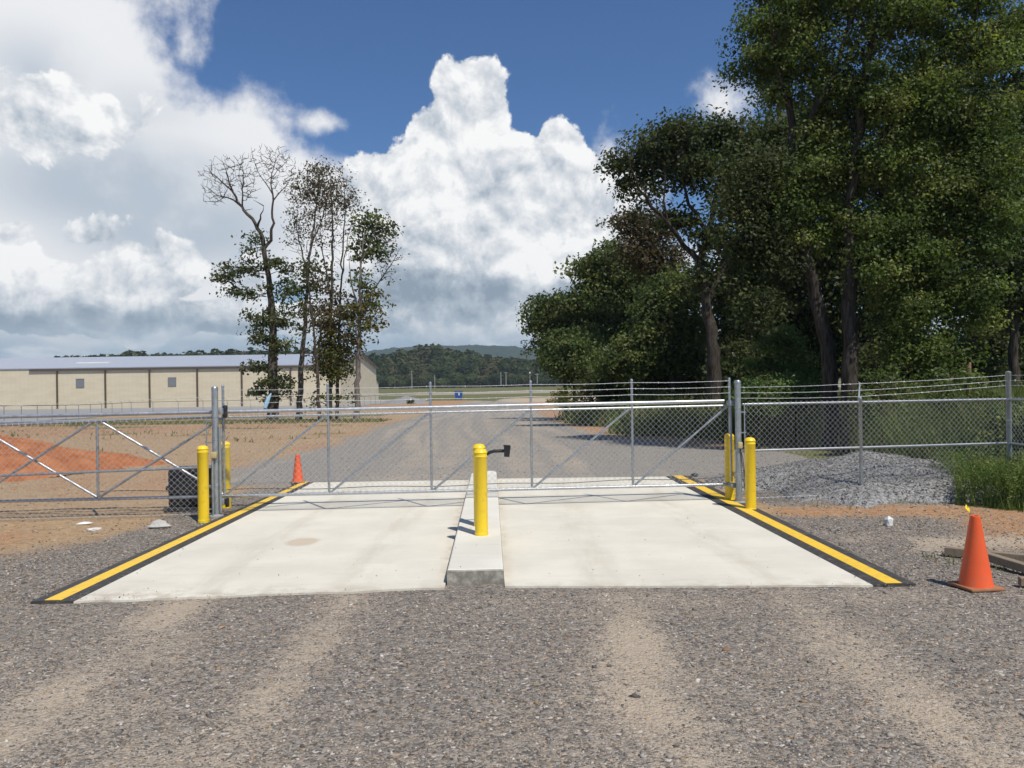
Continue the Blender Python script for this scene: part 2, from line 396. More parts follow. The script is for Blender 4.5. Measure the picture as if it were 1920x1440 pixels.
def mat_leaf(name, trans=.45, rough=.55):
    m, k, bs, o = new_mat(name)
    at = k.n('ShaderNodeAttribute', attribute_name='tint')
    k.put(bs.inputs['Base Color'], at.outputs['Color']); bs.inputs['Roughness'].default_value = rough
    bs.inputs['Specular IOR Level'].default_value = .22
    tr = k.n('ShaderNodeBsdfTranslucent'); k.put(tr.inputs[0], k.mix(1., at.outputs['Color'], c4(1.15, 1.25, .6), 'MULTIPLY'))
    mx = k.n('ShaderNodeMixShader'); mx.inputs[0].default_value = trans
    k.l.new(bs.outputs[0], mx.inputs[1]); k.l.new(tr.outputs[0], mx.inputs[2]); k.l.new(mx.outputs[0], o.inputs[0])
    return m

def mat_tint(name, rough=.9, spec=.2):
    m, k, bs, o = new_mat(name)
    at = k.n('ShaderNodeAttribute', attribute_name='tint'); k.put(bs.inputs['Base Color'], at.outputs['Color'])
    bs.inputs['Roughness'].default_value = rough; bs.inputs['Specular IOR Level'].default_value = spec
    return m

def mat_bark(name, a, b):
    m, k, bs, o = new_mat(name)
    pos = k.n('ShaderNodeNewGeometry').outputs['Position']
    n = k.noise(k.v('MULTIPLY', pos, (14, 14, 2.2)), 1., 6, .65)
    k.put(bs.inputs['Base Color'], k.mix(k.ramp(n, .35, .68), c4(*a), c4(*b))); bs.inputs['Roughness'].default_value = .95
    bs.inputs['Specular IOR Level'].default_value = .1; bump(k, bs, n, .7, .04)
    return m

def mat_siding():
    m, k, bs, o = new_mat('tan_metal_siding')
    pos = k.n('ShaderNodeNewGeometry').outputs['Position']; sx = k.n('ShaderNodeSeparateXYZ'); k.l.new(pos, sx.inputs[0])
    u = k.m('ADD', sx.outputs[0], sx.outputs[1])
    rib = k.m('ABSOLUTE', k.m('SUBTRACT', k.m('FRACT', k.m('MULTIPLY', u, 1 / .9)), .5))
    n = k.noise(k.v('MULTIPLY', pos, (.3, .3, 1.2)), 1., 5, .6)
    c = k.mix(k.ramp(n, .3, .7), c4(.58, .495, .345), c4(.64, .55, .39))
    c = k.mix(k.ramp(rib, .45, .49, 0, .2), c, c4(.33, .27, .18))
    k.put(bs.inputs['Base Color'], c); bs.inputs['Roughness'].default_value = .55
    return m

MAT = dict(
    ground=mat_ground(), pad=mat_pad(), island=mat_island(),
    galv=mat_galv('galvanised_steel', (.44, .46, .47)), rail=mat_galv('bright_galvanised_rail', (.50, .51, .52), .42, .7),
    wire=mat_galv('chain_link_wire', (.62, .63, .63), .5, .45), thick=mat_galv('galvanised_post', (.36, .385, .385), .5, .6),
    yellow=simple('yellow_plastic', (.84, .575, .018), .42, 0, .07, 4, (.33, .22, .08), .30),
    stripe=simple('yellow_road_paint', (.82, .52, .045), .6, 0, .08, 5, (.36, .27, .14), .5, bmp=.2),
    tar=simple('black_road_paint', (.045, .042, .040), .7, 0, .3, 5, (.20, .17, .135), .6, bmp=.25),
    black=simple('black_plastic', (.016, .016, .018), .45, 0, .3, 5, (.10, .085, .07), .25),
    steel=simple('dark_chain', (.05, .045, .04), .6, .3, .3, 20),
    orange=simple('orange_cone_plastic', (.80, .11, .026), .55, 0, .12, 5, (.38, .17, .09), .5),
    conebase=simple('dusty_cone_base', (.30, .125, .055), .8, 0, .2, 8, (.28, .21, .14), .7),
    beige=simple('beige_plastic', (.46, .38, .18), .5, 0, .1, 8),
    siding=mat_siding(), roof=simple('pale_metal_roof', (.40, .43, .48), .5, .25, .06, .25, (.52, .54, .58), .35),
    trim=simple('brown_trim', (.085, .06, .042), .6, 0, .15, 1.),
    louver=simple('grey_louvre', (.20, .21, .22), .6, .2, .1, 2.),
    bark=mat_bark('brown_bark', (.045, .036, .028), (.12, .10, .08)), barkpale=mat_bark('pale_grey_bark', (.11, .095, .08), (.25, .215, .18)),
    barkdark=mat_bark('dark_bark', (.030, .025, .02), (.085, .07, .055)),
    leaf=mat_leaf('leaf'), grass=mat_leaf('grass_blade', .4, .6), stone=mat_tint('gravel_stone', .9),
    wood=simple('weathered_timber', (.24, .185, .125), .85, 0, .3, 9, (.11, .08, .05), .5, bmp=.4, bscale=25),
    litter=simple('white_litter', (.66, .64, .60), .7, 0, .08, 8), rock=simple('pale_rock', (.44, .42, .38), .9, 0, .25, 9, (.26, .2, .14), .5, bmp=.6, bscale=25),
    flag=simple('yellow_flag_film', (.85, .60, .01), .4, 0, .05, 8), blue=simple('blue_paint', (.015, .075, .30), .5, 0, .1, 2),
    paleblue=simple('pale_blue_tarp', (.24, .40, .52), .6, 0, .15, 2), pole=simple('grey_pole_wood', (.34, .31, .28), .9, 0, .1, 1),
    redsoil=None, apron=simple('grey_concrete_apron', (.27, .262, .25), .9, 0, .1, .4), forest=mat_tint('far_forest', .95, .05),
)

def mat_mound():
    m, k, bs, o = new_mat('red_clay')
    pos = k.n('ShaderNodeNewGeometry').outputs['Position']
    n = k.noise(pos, 2.2, 7, .65); n3 = k.noise(pos, 30, 4, .7)
    c = k.mix(k.ramp(n, .3, .7), c4(.30, .095, .035), c4(.44, .18, .075))
    c = k.mix(k.m('MULTIPLY', k.ramp(n3, .5, .8), .4), c, c4(.50, .27, .14))
    k.put(bs.inputs['Base Color'], c); bs.inputs['Roughness'].default_value = .95; bs.inputs['Specular IOR Level'].default_value = .1
    bump(k, bs, k.m('ADD', n, k.m('MULTIPLY', n3, .3)), .8, .08)
    return m

def mat_pile():
    m, k, bs, o = new_mat('crushed_stone')
    pos = k.n('ShaderNodeNewGeometry').outputs['Position']
    v = k.n('ShaderNodeTexVoronoi'); k.put(v.inputs['Vector'], pos); v.inputs['Scale'].default_value = 26
    s3 = k.n('ShaderNodeSeparateColor'); k.l.new(v.outputs['Color'], s3.inputs[0])
    c = k.mix(s3.outputs[0], c4(.13, .127, .122), c4(.34, .33, .315))
    k.put(bs.inputs['Base Color'], c); bs.inputs['Roughness'].default_value = .95
    bump(k, bs, k.m('MULTIPLY', v.outputs['Distance'], -1.), .9, .03)
    return m
MAT['redsoil'] = mat_mound(); MAT['pile'] = mat_pile()

# ------------------------------------------------------------------ ground, road, pads
def poly_dist_edge(x, y, pts):       # signed x distance to a polyline given as (x, y) with rising y
    pts = sorted(pts, key=lambda p: p[1]); return x - np.interp(y, [p[1] for p in pts], [p[0] for p in pts])

ROAD_L = [tuple(G(*p)[:2]) for p in ((395, 893), (500, 862), (625, 832), (722, 797), (800, 770), (862, 756), (905, 749))]
ROAD_R = [tuple(G(*p)[:2]) for p in ((1500, 895), (1290, 838), (1150, 818), (1076, 802), (1032, 784), (1000, 764), (975, 751))]
YR0, YR1 = 17.3, max(p[1] for p in ROAD_L)

def zone(x, y):
    """what lies on the ground: tan fines, orange clay, grass, gravel share"""
    N = lambda s, sd, o=4: fbm2(x * s, y * s, o, sd)
    n1, n2, n3 = N(.35, 3), N(1.1, 11), N(.12, 23)
    tan = np.zeros_like(x); org = np.zeros_like(x); grs = np.zeros_like(x); grav = np.zeros_like(x)
    # foreground apron of crushed stone
    near = sstep(y, 13.5, 8.5)
    wob = (N(.5, 31) - .5) * 1.1
    edge_l = sstep(x + wob, -7.2, -5.6); edge_r = sstep(x + wob, 8.2, 5.2)
    grav = np.maximum(grav, near * edge_l * edge_r)
    grav = np.maximum(grav, sstep(y, 7.6, 6.6) * .95)
    grav = np.maximum(grav, sstep(x + wob, -6.4, -5.2) * sstep(x, 3, 0) * sstep(y, 20, 14))
    grav = np.maximum(grav, sstep(x + wob * .6, 3.5, 3.9) * sstep(x + wob, 7.4, 5.2) * sstep(y, 13.2, 11.8))
    # wheel tracks worn down to pale fines
    for xc, w, a in ((-3.25, .44, .95), (-1.62, .38, .80), (1.0, .40, .95), (2.62, .46, .95)):
        g = np.exp(-((x - xc - (n1 - .5) * .7) / w) ** 2) * a * (.45 + 1.1 * (n2 - .2))
        tan = np.maximum(tan, g * sstep(y, 8.6, 7.8))
    tan = np.maximum(tan, (.14 + .6 * sstep(n1, .48, .70)) * sstep(y, 8.5, 7.5)); tan = np.maximum(tan, (.12 + .25 * sstep(n2, .4, .6)) * sstep(n3, .38, .6) * sstep(y, 8.5, 7.5))
    tan = np.maximum(tan, .85 * np.exp(-((x - 3.2) / .55) ** 2 - ((y - 4.5) / .7) ** 2))
    # road beyond the gate
    dl = poly_dist_edge(x, y, ROAD_L); dr = -poly_dist_edge(x, y, ROAD_R)
    inroad = sstep(np.minimum(dl, dr) + (n2 - .5) * 2.2, -1.0, 1.2) * sstep(y, 16.5, 17.5) * sstep(y, YR1 + 30, YR1 - 10)
    grav = np.maximum(grav, inroad)
    c = (dl - dr) * .5
    trk = np.exp(-((np.abs(c + (n1 - .5) * .8) - 1.0) / .55) ** 2) * .38 + .16
    streak = sstep(value_noise(c * 1.7 + n1, y * .045, 88) * .6 + value_noise(c * 4.5, y * .09, 89) * .4, .42, .68)
    tan = np.maximum(tan, inroad * np.maximum(trk, .58 * streak) * (.55 + n2 * .9))
    # clay left of the lane, straw coloured farther off
    left = sstep(x, -4.9, -5.6) * sstep(y, 9.5, 11)
    org = np.maximum(org, left * np.exp(-((x + 8.2) / 1.6) ** 2 - ((y - 11.2) / 1.1) ** 2) * .9)
    org = np.maximum(org, left * sstep(n1, .42, .66) * .6 * sstep(y, 12, 18))
    org = np.maximum(org, sstep(dl, 0, -8) * sstep(y, 24, 34) * (.25 + .5 * sstep(n3, .4, .6)) * sstep(y, 90, 60))
    grs = np.maximum(grs, sstep(x, -6, -9) * sstep(y, 20, 26) * sstep(n1, .56, .72) * .7 * sstep(y, 80, 50))
    grs = np.maximum(grs, sstep(dl, -2, -6) * sstep(y, 58, 66) * sstep(n1, .36, .55) * .8 * sstep(y, 130, 100))
    # clay strip, mixed stone and weeds on the right
    right = sstep(x, 3.9, 4.5)
    org = np.maximum(org, right * np.exp(-((y - 12.75 - (n1 - .5) * 1.7) / .5) ** 2) * 1.15 * sstep(x, 9.2, 7.6) * sstep(n2, .26, .5))
    org = np.maximum(org, sstep(x + wob, 5.3, 7.0) * sstep(y, 8.6, 10) * sstep(y, 14, 12.4) * .8)
    grav = grav * (1 - .9 * right * sstep(n2, .26, .5) * np.exp(-((y - 12.75 - (n1 - .5) * 1.7) / .5) ** 2))
    tan = np.maximum(tan, right * np.exp(-((y - 10.3 - (n1 - .5) * 2) / .6) ** 2) * .95 * sstep(n2, .25, .5)); org = np.maximum(org, right * sstep(x, 4.8, 6) * sstep(n1, .45, .6) * sstep(y, 9, 10.5) * sstep(y, 13.5, 12.5) * .8)
    grav = np.maximum(grav, right * sstep(x, 9.5, 7.5) * sstep(y, 12.8, 13.6) * sstep(y, 18, 16.5) * .85)
    grav = np.maximum(grav, right * sstep(dr, -7.5, -1.5) * sstep(y, 15, 17) * sstep(y, 27, 24) * .9)
    grs = np.maximum(grs, sstep(x + wob, 6.6, 7.6) * sstep(y + wob, 12.3, 13.2) * sstep(y, 16, 13) * 1.0)
    grs = np.maximum(grs, sstep(x + wob, 7.6, 8.3) * sstep(y, 10.8, 11.6) * sstep(n2, .35, .5))
    org = np.maximum(org, sstep(dr, 1.0, -1.0) * sstep(y, 24, 27) * sstep(dr, -6, -2.5) * .85)
    grs = np.maximum(grs, sstep(dr + wob, -3.0, -5.0) * sstep(y, 27, 31) * .95)
    grs = np.maximum(grs, sstep(x, 5.5, 9) * sstep(y, 21, 25))
    # far field
    far = sstep(y, 150, 185)
    grs = np.maximum(grs * (1 - far), far * (.62 + .3 * sstep(n3, .3, .6)))
    pt = np.exp(-((x + 17) / 14) ** 2 - ((y - 172) / 22) ** 2)
    org = np.maximum(org, pt * 1.3); grs = grs * (1 - sstep(pt, .2, .55))
    band = sstep(x, -8, 2) * np.exp(-((y - 190) / 28) ** 2); tan = np.maximum(tan, band * 1.2); grs = grs * (1 - sstep(band, .25, .6))
    strip = np.exp(-((y - 330 - .35 * x) / 30) ** 2); grav = np.maximum(grav, strip); tan = np.maximum(tan, strip * .6); grs = grs * (1 - sstep(strip, .3, .6) * .85)
    bnd = np.exp(-((y - 610) / 25) ** 2) * (x > -140); tan = np.maximum(tan, bnd * 1.4); grs = grs * (1 - sstep(bnd, .3, .6))
    return np.stack([tan, org, grs, grav], -1).clip(0, 1)

def spaced(a, b, d0, grow=1.0):
    out = [a]; d = d0
    while out[-1] < b: out.append(out[-1] + d); d *= grow
    return out
xs = np.array([-v for v in spaced(10, 3000, .2, 1.12)][::-1] + list(np.arange(-9.9, 12.0, .11)) + spaced(12.0, 3000, .2, 1.12))
ys = np.array(list(-np.array(spaced(0, 300, 1, 1.5))[::-1]) + list(np.arange(.5, 19.5, .11)) + spaced(19.5, 3700, .15, 1.05))
GX, GY = np.meshgrid(xs, ys)
fade = sstep(GY, 60, 20)
relief = ((fbm2(GX * 1.3, GY * 1.3, 4, 5) - .5) * .05 + (fbm2(GX * 5, GY * 5, 2, 8) - .5) * .022) * fade
keep_flat = sstep(np.maximum(np.abs(GX + .37) - 4.46, np.abs(GY - 12.75) - 4.95), .02, .45)       # level under the pads
GZ = ground_z(GX, GY) + relief * keep_flat - .006 * (1 - keep_flat) - .008
GZ = GZ + sstep(GX, 8.5, 14) * sstep(GY, 10, 18) * .25 * fade                                  # bank at the right
def ground_at(x, y):
    i = np.clip(np.searchsorted(xs, x) - 1, 0, len(xs) - 2); j = np.clip(np.searchsorted(ys, y) - 1, 0, len(ys) - 2)
    tx = (x - xs[i]) / (xs[i + 1] - xs[i]); ty = (y - ys[j]) / (ys[j + 1] - ys[j])
    return (GZ[j, i] * (1 - tx) + GZ[j, i + 1] * tx) * (1 - ty) + (GZ[j + 1, i] * (1 - tx) + GZ[j + 1, i + 1] * tx) * ty
ZN = zone(GX, GY)
nx = len(xs)
V = np.stack([GX, GY, GZ], -1).reshape(-1, 3)
I, J = np.meshgrid(np.arange(nx - 1), np.arange(len(ys) - 1)); a = (J * nx + I).ravel()
Q = np.stack([a, a + 1, a + nx + 1, a + nx], -1)
tag(raw_mesh('ground', V, Q, MAT['ground'], colors=ZN.reshape(-1, 4), smooth=True, attr='zone'), kind='structure')
cx = (xs[:-1] + xs[1:]) / 2; cy = (ys[:-1] + ys[1:]) / 2; CX, CY = np.meshgrid(cx, cy)
m_app = ((CY > 1.0) & (CY < 8.2) & (np.abs(CX + .2) < 5.6) & (CY < 7.75 + (CX + 4.5) * .03)).ravel()
m_road = ((CY > 17.6) & (CY < YR1) & (poly_dist_edge(CX, CY, ROAD_L) > 0) & (poly_dist_edge(CX, CY, ROAD_R) < 0)).ravel()
sel = Q[m_app | m_road]; u, inv = np.unique(sel, return_inverse=True)
tag(raw_mesh('gravel_road', V[u] + [0, 0, .004], inv.reshape(-1, 4), MAT['ground'], colors=ZN.reshape(-1, 4)[u], smooth=True, attr='zone'), kind='structure')

SL = dict(FLo=G(57, 1131), FLi=G(138, 1130), BLo=G(558, 906), BLi=G(588, 905), FRi=G(1637, 1099), FRo=G(1718, 1098), BRi=G(1248, 894), BRo=G(1292, 893))
IS = [G(838, 1096), G(945, 1094), G(931, 882, .15), G(884, 885, .15)]          # island corners
def xy(p): return (p[0], p[1])
def wavy(p, q, n, amp, seed):
    out = []
    for i in range(n + 1):
        t = i / n; x = p[0] + (q[0] - p[0]) * t; y = p[1] + (q[1] - p[1]) * t
        out.append((x, y + (float(value_noise(x * 3.1, seed)) - .5) * 2 * amp * (0 if i in (0, n) else 1)))
    return out
PADZ = .006
b = MB(); b.prism(wavy(SL['FLi'], (IS[0].x - .012, IS[0].y - .16), 40, .025, 1) + wavy((IS[3].x - .012, SL['BLi'].y + .05), SL['BLi'], 10, .01, 2), -.15, PADZ)
tag(b.build('concrete_pad', MAT['pad']), kind='structure')
b = MB(); b.prism(wavy((IS[1].x + .01, IS[1].y - .15), SL['FRi'], 40, .02, 3) + wavy(SL['BRi'], (IS[2].x + .01, SL['BRi'].y + .05), 10, .01, 4), -.15, PADZ)
tag(b.build('concrete_pad', MAT['pad']), kind='structure')
# island with rounded far corners and a worn top edge
def rounded(p, q, r, n=6):           # arc from p to q bulging over corner r
    return [((1 - t) ** 2 * p[0] + 2 * t * (1 - t) * r[0] + t * t * q[0], (1 - t) ** 2 * p[1] + 2 * t * (1 - t) * r[1] + t * t * q[1]) for t in [i / n for i in range(n + 1)]]
i0, i1, i2, i3 = [xy(p) for p in IS]
front = wavy(i0, i1, 12, .02, 9)
right = [(i1[0] + (i2[0] - i1[0]) * t, i1[1] + (i2[1] - i1[1]) * t) for t in np.linspace(.03, .96, 30)]
lft = [(i3[0] + (i0[0] - i3[0]) * t, i3[1] + (i0[1] - i3[1]) * t) for t in np.linspace(.04, .97, 30)]
outl = front + right + rounded(right[-1], (i2[0] - .16, i2[1]), i2) + rounded((i3[0] + .16, i3[1]), lft[0], i3) + lft
cxm, cym = sum(p[0] for p in outl) / len(outl), sum(p[1] for p in outl) / len(outl)
b = MB(); n = len(outl); lev = ((0, -.12), (0, .13), (.007, .144), (.02, .15)); vs = []
for ins, z in lev:
    for x, y in outl:
        vs.append((x + (ins if x < cxm else -ins) * 1.0, y + ins * (1 if y < 9 else (-1 if y > 17 else 0)), z + (float(value_noise(x * 9, y * 9)) - .5) * .006 * (z > .1)))
fs = [(j * n + i, j * n + (i + 1) % n, (j + 1) * n + (i + 1) % n, (j + 1) * n + i) for j in range(len(lev) - 1) for i in range(n)]
b.add(vs, fs + [tuple(range(3 * n, 4 * n))]); tag(b.build('traffic_island', MAT['island']), kind='structure')

def edge_kerb(fo, fi, bo, bi):
    """low painted border of a lane: dark shoulder, yellow band, dark shoulder"""
    fo, fi, bo, bi = [Vector((p[0], p[1], 0)) for p in (fo, fi, bo, bi)]
    def strip(t0, z0, t1, z1, m=24):
        vs = []
        for i in range(m + 1):
            f = fo.lerp(bo, i / m); g = fi.lerp(bi, i / m)
            for t, z in ((t0, z0), (t1, z1)):
                p = f.lerp(g, t); vs.append((p.x, p.y, z))
        return vs, [(2 * i, 2 * i + 1, 2 * i + 3, 2 * i + 2) if True else 0 for i in range(m)]
    b = MB()
    b.add(*strip(0, -.1, 0, .012)); b.add(*strip(0, .012, .30, .020)); b.add(*strip(.30, .020, .70, .020)); b.add(*strip(.70, .020, 1, .010)); b.add(*strip(1, .010, 1, -.1))
    for t_ in (0, 1):
        f = fo.lerp(bo, t_); g = fi.lerp(bi, t_)
        pr = [(f.lerp(g, t), z) for t, z in ((0, -.1), (0, .012), (.30, .020), (.70, .020), (1, .010), (1, -.1))]
        b.add([(p.x, p.y, z) for p, z in pr], [tuple(range(6))])
    o = tag(b.build('kerb', MAT['tar']), kind='structure')
    s = MB(); s.add(*strip(.305, .0205, .315, .0235)); s.add(*strip(.315, .0235, .685, .0235)); s.add(*strip(.685, .0235, .695, .0205))
    s.build('yellow_stripe', MAT['stripe'], o)
edge_kerb(SL['FLo'], SL['FLi'], SL['BLo'], SL['BLi']); edge_kerb(SL['FRo'], SL['FRi'], SL['BRo'], SL['BRi'])

# ------------------------------------------------------------------ bollards
BR = .0835
def bollard(at, h, label, group, z0=0.):
    e = empty('bollard', (at[0], at[1], z0), label, 'bollard', group)
    b = MB(); b.lathe([(BR + .004, -.05), (BR + .004, .03), (BR, .034), (BR, h - .115), (BR + .004, h - .11), (BR + .004, h - .10), (BR - .001, h - .095), (BR - .001, h - .06)], (at[0], at[1], z0), 28)
    b.build('sleeve', MAT['yellow'], e, smooth='auto')
    c = MB(); c.lathe([(BR - .001, h - .062), (BR + .005, h - .058), (BR + .005, h - .05), (BR - .002, h - .042), (BR * .86, h - .02), (BR * .6, h - .007), (BR * .3, h - .001), (.004, h)], (at[0], at[1], z0), 28)
    c.build('domed_cap', MAT['yellow'], e, smooth='auto')
    return e
GB = 'yellow bollards guarding the gate'
P = G(382, 978); bollard(P, 1.19, 'yellow bollard at the left kerb in front of the tall gate post with roller', GB)
P = G(1408, 956); bollard(P, 1.17, 'yellow bollard at the right kerb, nearer the viewer than the gate', GB)
P = G(424, 951); bollard((P.x, P.y), 1.15, 'yellow bollard seen through the wire mesh behind the left gate post', GB)
P = G(1369, 938); bollard((P.x, P.y), 1.17, 'yellow bollard behind the right gate post, beyond the gate mesh', GB)
P = G(903, 1003, .15); bollard((P.x, P.y), 1.115, 'front yellow bollard standing on the concrete island', GB, .15)
P = G(900.3, 986, .15); cb = bollard((P.x, P.y), 1.125, 'yellow bollard on the island carrying a black card reader arm', GB, .15)
y0 = P.y
pts = [D(903, 853, y0 - .02), D(914, 851, y0 - .05), D(919, 848, y0 - .06), D(926, 846, y0 - .06), D(936, 845.5, y0 - .06), D(946, 845.5, y0 - .06)]
b = MB()
for p, q in zip(pts[:-1], pts[1:]): pass
b.tube(pts, .0235, 10); b.build('reader_arm', MAT['black'], cb, smooth='auto')
rc = D(950, 846, y0 - .07)
b = MB(); b.box(rc + Vector((.005, -.01, 0)), (.072, .085, .145), Matrix.Rotation(R(4), 3, 'Y'), taper=1.28); b.box(rc + Vector((.004, -.01, .077)), (.096, .115, .014), Matrix.Rotation(R(4), 3, 'Y'))
b.build('reader_housing', MAT['black'], cb)

# ------------------------------------------------------------------ cones
def cone(at, h, rb, label, rz, tilt=0.):
    e = empty('traffic_cone', (at[0], at[1], at[2]), label, 'traffic cone', 'orange traffic cones', 0)
    o = Vector(at)
    b = MB(); b.lathe([(rb, .028), (rb * .985, .04), (.047, h - .02), (.049, h - .012), (.046, h), (.032, h), (.030, h - .03)], o, 32); b.build('cone_body', MAT['orange'], e, smooth='auto')
    b = MB(); b.bevel_box(o + Vector((0, 0, .014)), (rb * 2.35, rb * 2.35, .03), .012, 2, Matrix.Rotation(rz, 3, 'Z')); b.build('base_plate', MAT['conebase'], e, smooth='auto')
    return e
P = G(1830, 1104); cone((P.x, P.y, .012), .71, .155, 'larger orange traffic cone on the gravel beside the timbers', R(8))
P = G(558, 906); cone((P.x + .02, P.y - .05, .02), .60, .115, 'small distant orange traffic cone at the far end of the left kerb', R(20))

# ------------------------------------------------------------------ chain link
def chain_link(pt, s0, s1, z0, z1, p=.098, r=.0034, top=.045, bottom=.0, zbot=None):
    """woven diamond fabric on the vertical sheet pt(s, z, off); each wire a zigzag"""
    V_, F_ = [], []; base = 0; hz = p
    nw = int((s1 - s0) / (p / 2)); ns = int((z1 - z0) / (hz / 2))
    tri = [(math.cos(2 * math.pi * k / 3), math.sin(2 * math.pi * k / 3)) for k in range(3)]
    for i in range(nw):
        pts = []
        for j in range(ns + 1):
            s = s0 + (i + ((j + i) % 2)) * p / 2; z = z0 + j * hz / 2
            pts.append((s, z, .0022 if (j % 2) else -.0022))
        ls, lz, lo = pts[-1]; pts.append((ls + (.012 if i % 2 else -.012), lz + top, lo))
        for (s, z, o) in pts:
            for (ca, sa) in tri: V_.append(pt(s + ca * r, z, o + sa * r))
        m = len(pts)
        for j in range(m - 1):
            for k in range(3):
                a = base + j * 3 + k; c = base + j * 3 + (k + 1) % 3; F_.append((a, c, c + 3, a + 3))
        base += m * 3
    return np.array(V_), np.array(F_)

def sheet(a, b, off=0.):             # parameter (s, z, offset toward the viewer) -> world point on the line a-b
    ax, ay = a[0], a[1]; L = math.hypot(b[0] - ax, b[1] - ay); ux, uy = (b[0] - ax) / L, (b[1] - ay) / L
    def pt(s, z, o=0.): return (ax + ux * s + uy * (o + off), ay + uy * s - ux * (o + off), z)
    return pt, L

def barbed(parent, pts, name='barbed_wire', r=.0032, step=.125):
    b = MB(); P_ = []
    for p, q in zip(pts[:-1], pts[1:]):
        p, q = Vector(p), Vector(q); L = (q - p).length; k = max(2, int(L / .25))
        for i in range(k):
            t = i / k; w = p.lerp(q, t); w.z -= .012 * math.sin(math.pi * t) + random.uniform(-.002, .002); P_.append(w)
    P_.append(Vector(pts[-1])); b.tube(P_, r, 4)
    for p, q in zip(pts[:-1], pts[1:]):
        p, q = Vector(p), Vector(q); L = (q - p).length; k = int(L / step)
        for i in range(k):
            t = (i + .5) / k; w = p.lerp(q, t); w.z -= .012 * math.sin(math.pi * t)
            for g in range(2):
                d = Vector((random.uniform(-.5, .5), random.uniform(-1, 1), random.uniform(-1, 1))).normalized() * .017
                b.tube([w - d, w + d], .002, 3, False)
    b.build(name, MAT['wire'], parent)

random.seed(5)
PA, PB = G(406, 968), G(1386, 943); PC = Vector((8.995, 14.5, 0))
# sliding gate, just inside the two gate posts
ga, gb = (PA.x - .02, PA.y + .28), (PB.x - .02, PB.y + .28)
gt, GL = sheet(ga, gb)
gate = empty('sliding_gate', (ga[0], ga[1], 0), 'long galvanised chain link sliding gate with braces and three barbed wires on top', 'gate')
def gz(s, zl, zr): return zl + (zr - zl) * s / 8.66
def pipe(name, p, q, r, mat, parent, n=10):
    b = MB(); b.tube([p, q], r, n); return b.build(name, mat, parent, smooth='auto')
GT0 = -7.2
pipe('track_rail', gt(GT0, gz(GT0, 1.685, 1.735)), gt(8.56, gz(8.56, 1.685, 1.735)), .031, MAT['rail'], gate, 14)
pipe('top_rail', gt(GT0, gz(GT0, 1.595, 1.655)), gt(8.62, gz(8.62, 1.595, 1.655)), .020, MAT['rail'], gate)
pipe('bottom_rail', gt(GT0, .285), gt(8.60, .285), .026, MAT['rail'], gate, 12)
US = [.05, 1.77, 3.485, 5.19, 6.94, 8.66]
for s in US:
    pipe('upright', gt(s, .285), gt(s, 2.12), .0215, MAT['galv'], gate)
    b = MB(); b.lathe([(.024, 2.10), (.026, 2.115), (.018, 2.135), (.004, 2.142)], Vector(gt(s, 0)), 12); b.build('post_cap', MAT['galv'], gate, smooth='auto')
for s in (-1.98, -4.0, -6.0): pipe('upright', gt(s, .285), gt(s, gz(s, 1.595, 1.655)), .0215, MAT['galv'], gate)
for i in range(5): pipe('brace', gt(US[i] + .03, .31), gt(US[i + 1] - .04, gz(US[i + 1], 1.58, 1.64)), .019, MAT['galv'], gate)
TS = [-6.0, -4.0, -1.98, .05]
for i in range(3):
    pipe('brace', gt(TS[i] + .02, 1.58, -.016), gt(TS[i + 1] - .02, .31, -.016), .021, MAT['rail'], gate)
    pipe('brace', gt(TS[i] + .02, .31, .026), gt(TS[i + 1] - .02, 1.58, .026), .021, MAT['galv'], gate)
ptm, _ = sheet(ga, gb, .030)
v_, f_ = chain_link(ptm, .0, 8.66, .285, 1.625, top=.05)
raw_mesh('chain_link_mesh', v_, f_, MAT['wire'], parent=gate)
for z in (1.84, 1.945, 2.05): barbed(gate, [gt(s, z + .004 * s, .024) for s in US])
b = MB(); b.tube([gt(s, .40 + .012 * math.sin(s * 3) - .03 * math.sin(math.pi * (s + 2) / 10.6), -.05) for s in np.linspace(-2.0, 8.6, 60)], .0065, 6)
b.build('drive_chain', MAT['steel'], gate)
# gate posts with their fittings
def gate_post(at, top, label):
    e = empty('gate_post', (at.x, at.y, 0), label, 'gate post', 'tall gate posts')
    b = MB(); b.lathe([(.051, -.1), (.051, top - .02)], at, 20); b.build('post_tube', MAT['thick'], e, smooth='auto')
    b = MB(); b.lathe([(.054, top - .045), (.055, top - .012), (.045, top + .004), (.02, top + .012), (.003, top + .013)], at, 20); b.build('post_cap', MAT['galv'], e, smooth='auto')
    b = MB(); b.lathe([(.12, -.05), (.115, .012), (.08, .03), (.054, .034)], at, 18); b.build('footing', MAT['apron'], e, smooth='auto')
    for z in (.5, .9, 1.25, 1.62):
        b = MB(); b.lathe([(.0515, z - .012), (.055, z - .011), (.055, z + .011), (.0515, z + .012)], at, 18); b.build('clamp_band', MAT['galv'], e, smooth='auto')
    return e
gpl = gate_post(PA, 2.10, 'tall galvanised gate post with black rollers, left of the concrete lanes')
gpr = gate_post(PB, 2.085, 'tall galvanised post with hanging cables where the gate closes on the right')
u = (Vector(gb) - Vector(ga)).normalized()
def off(P, s, o, z): return Vector((P.x + u.x * s + u.y * o, P.y + u.y * s - u.x * o, z))
def block(name, c, size, mat, parent, bev=.008):
    ang = math.atan2(u.y, u.x); b = MB(); b.bevel_box(c, size, bev, 2, Matrix.Rotation(ang, 3, 'Z')); return b.build(name, mat, parent, smooth='auto')
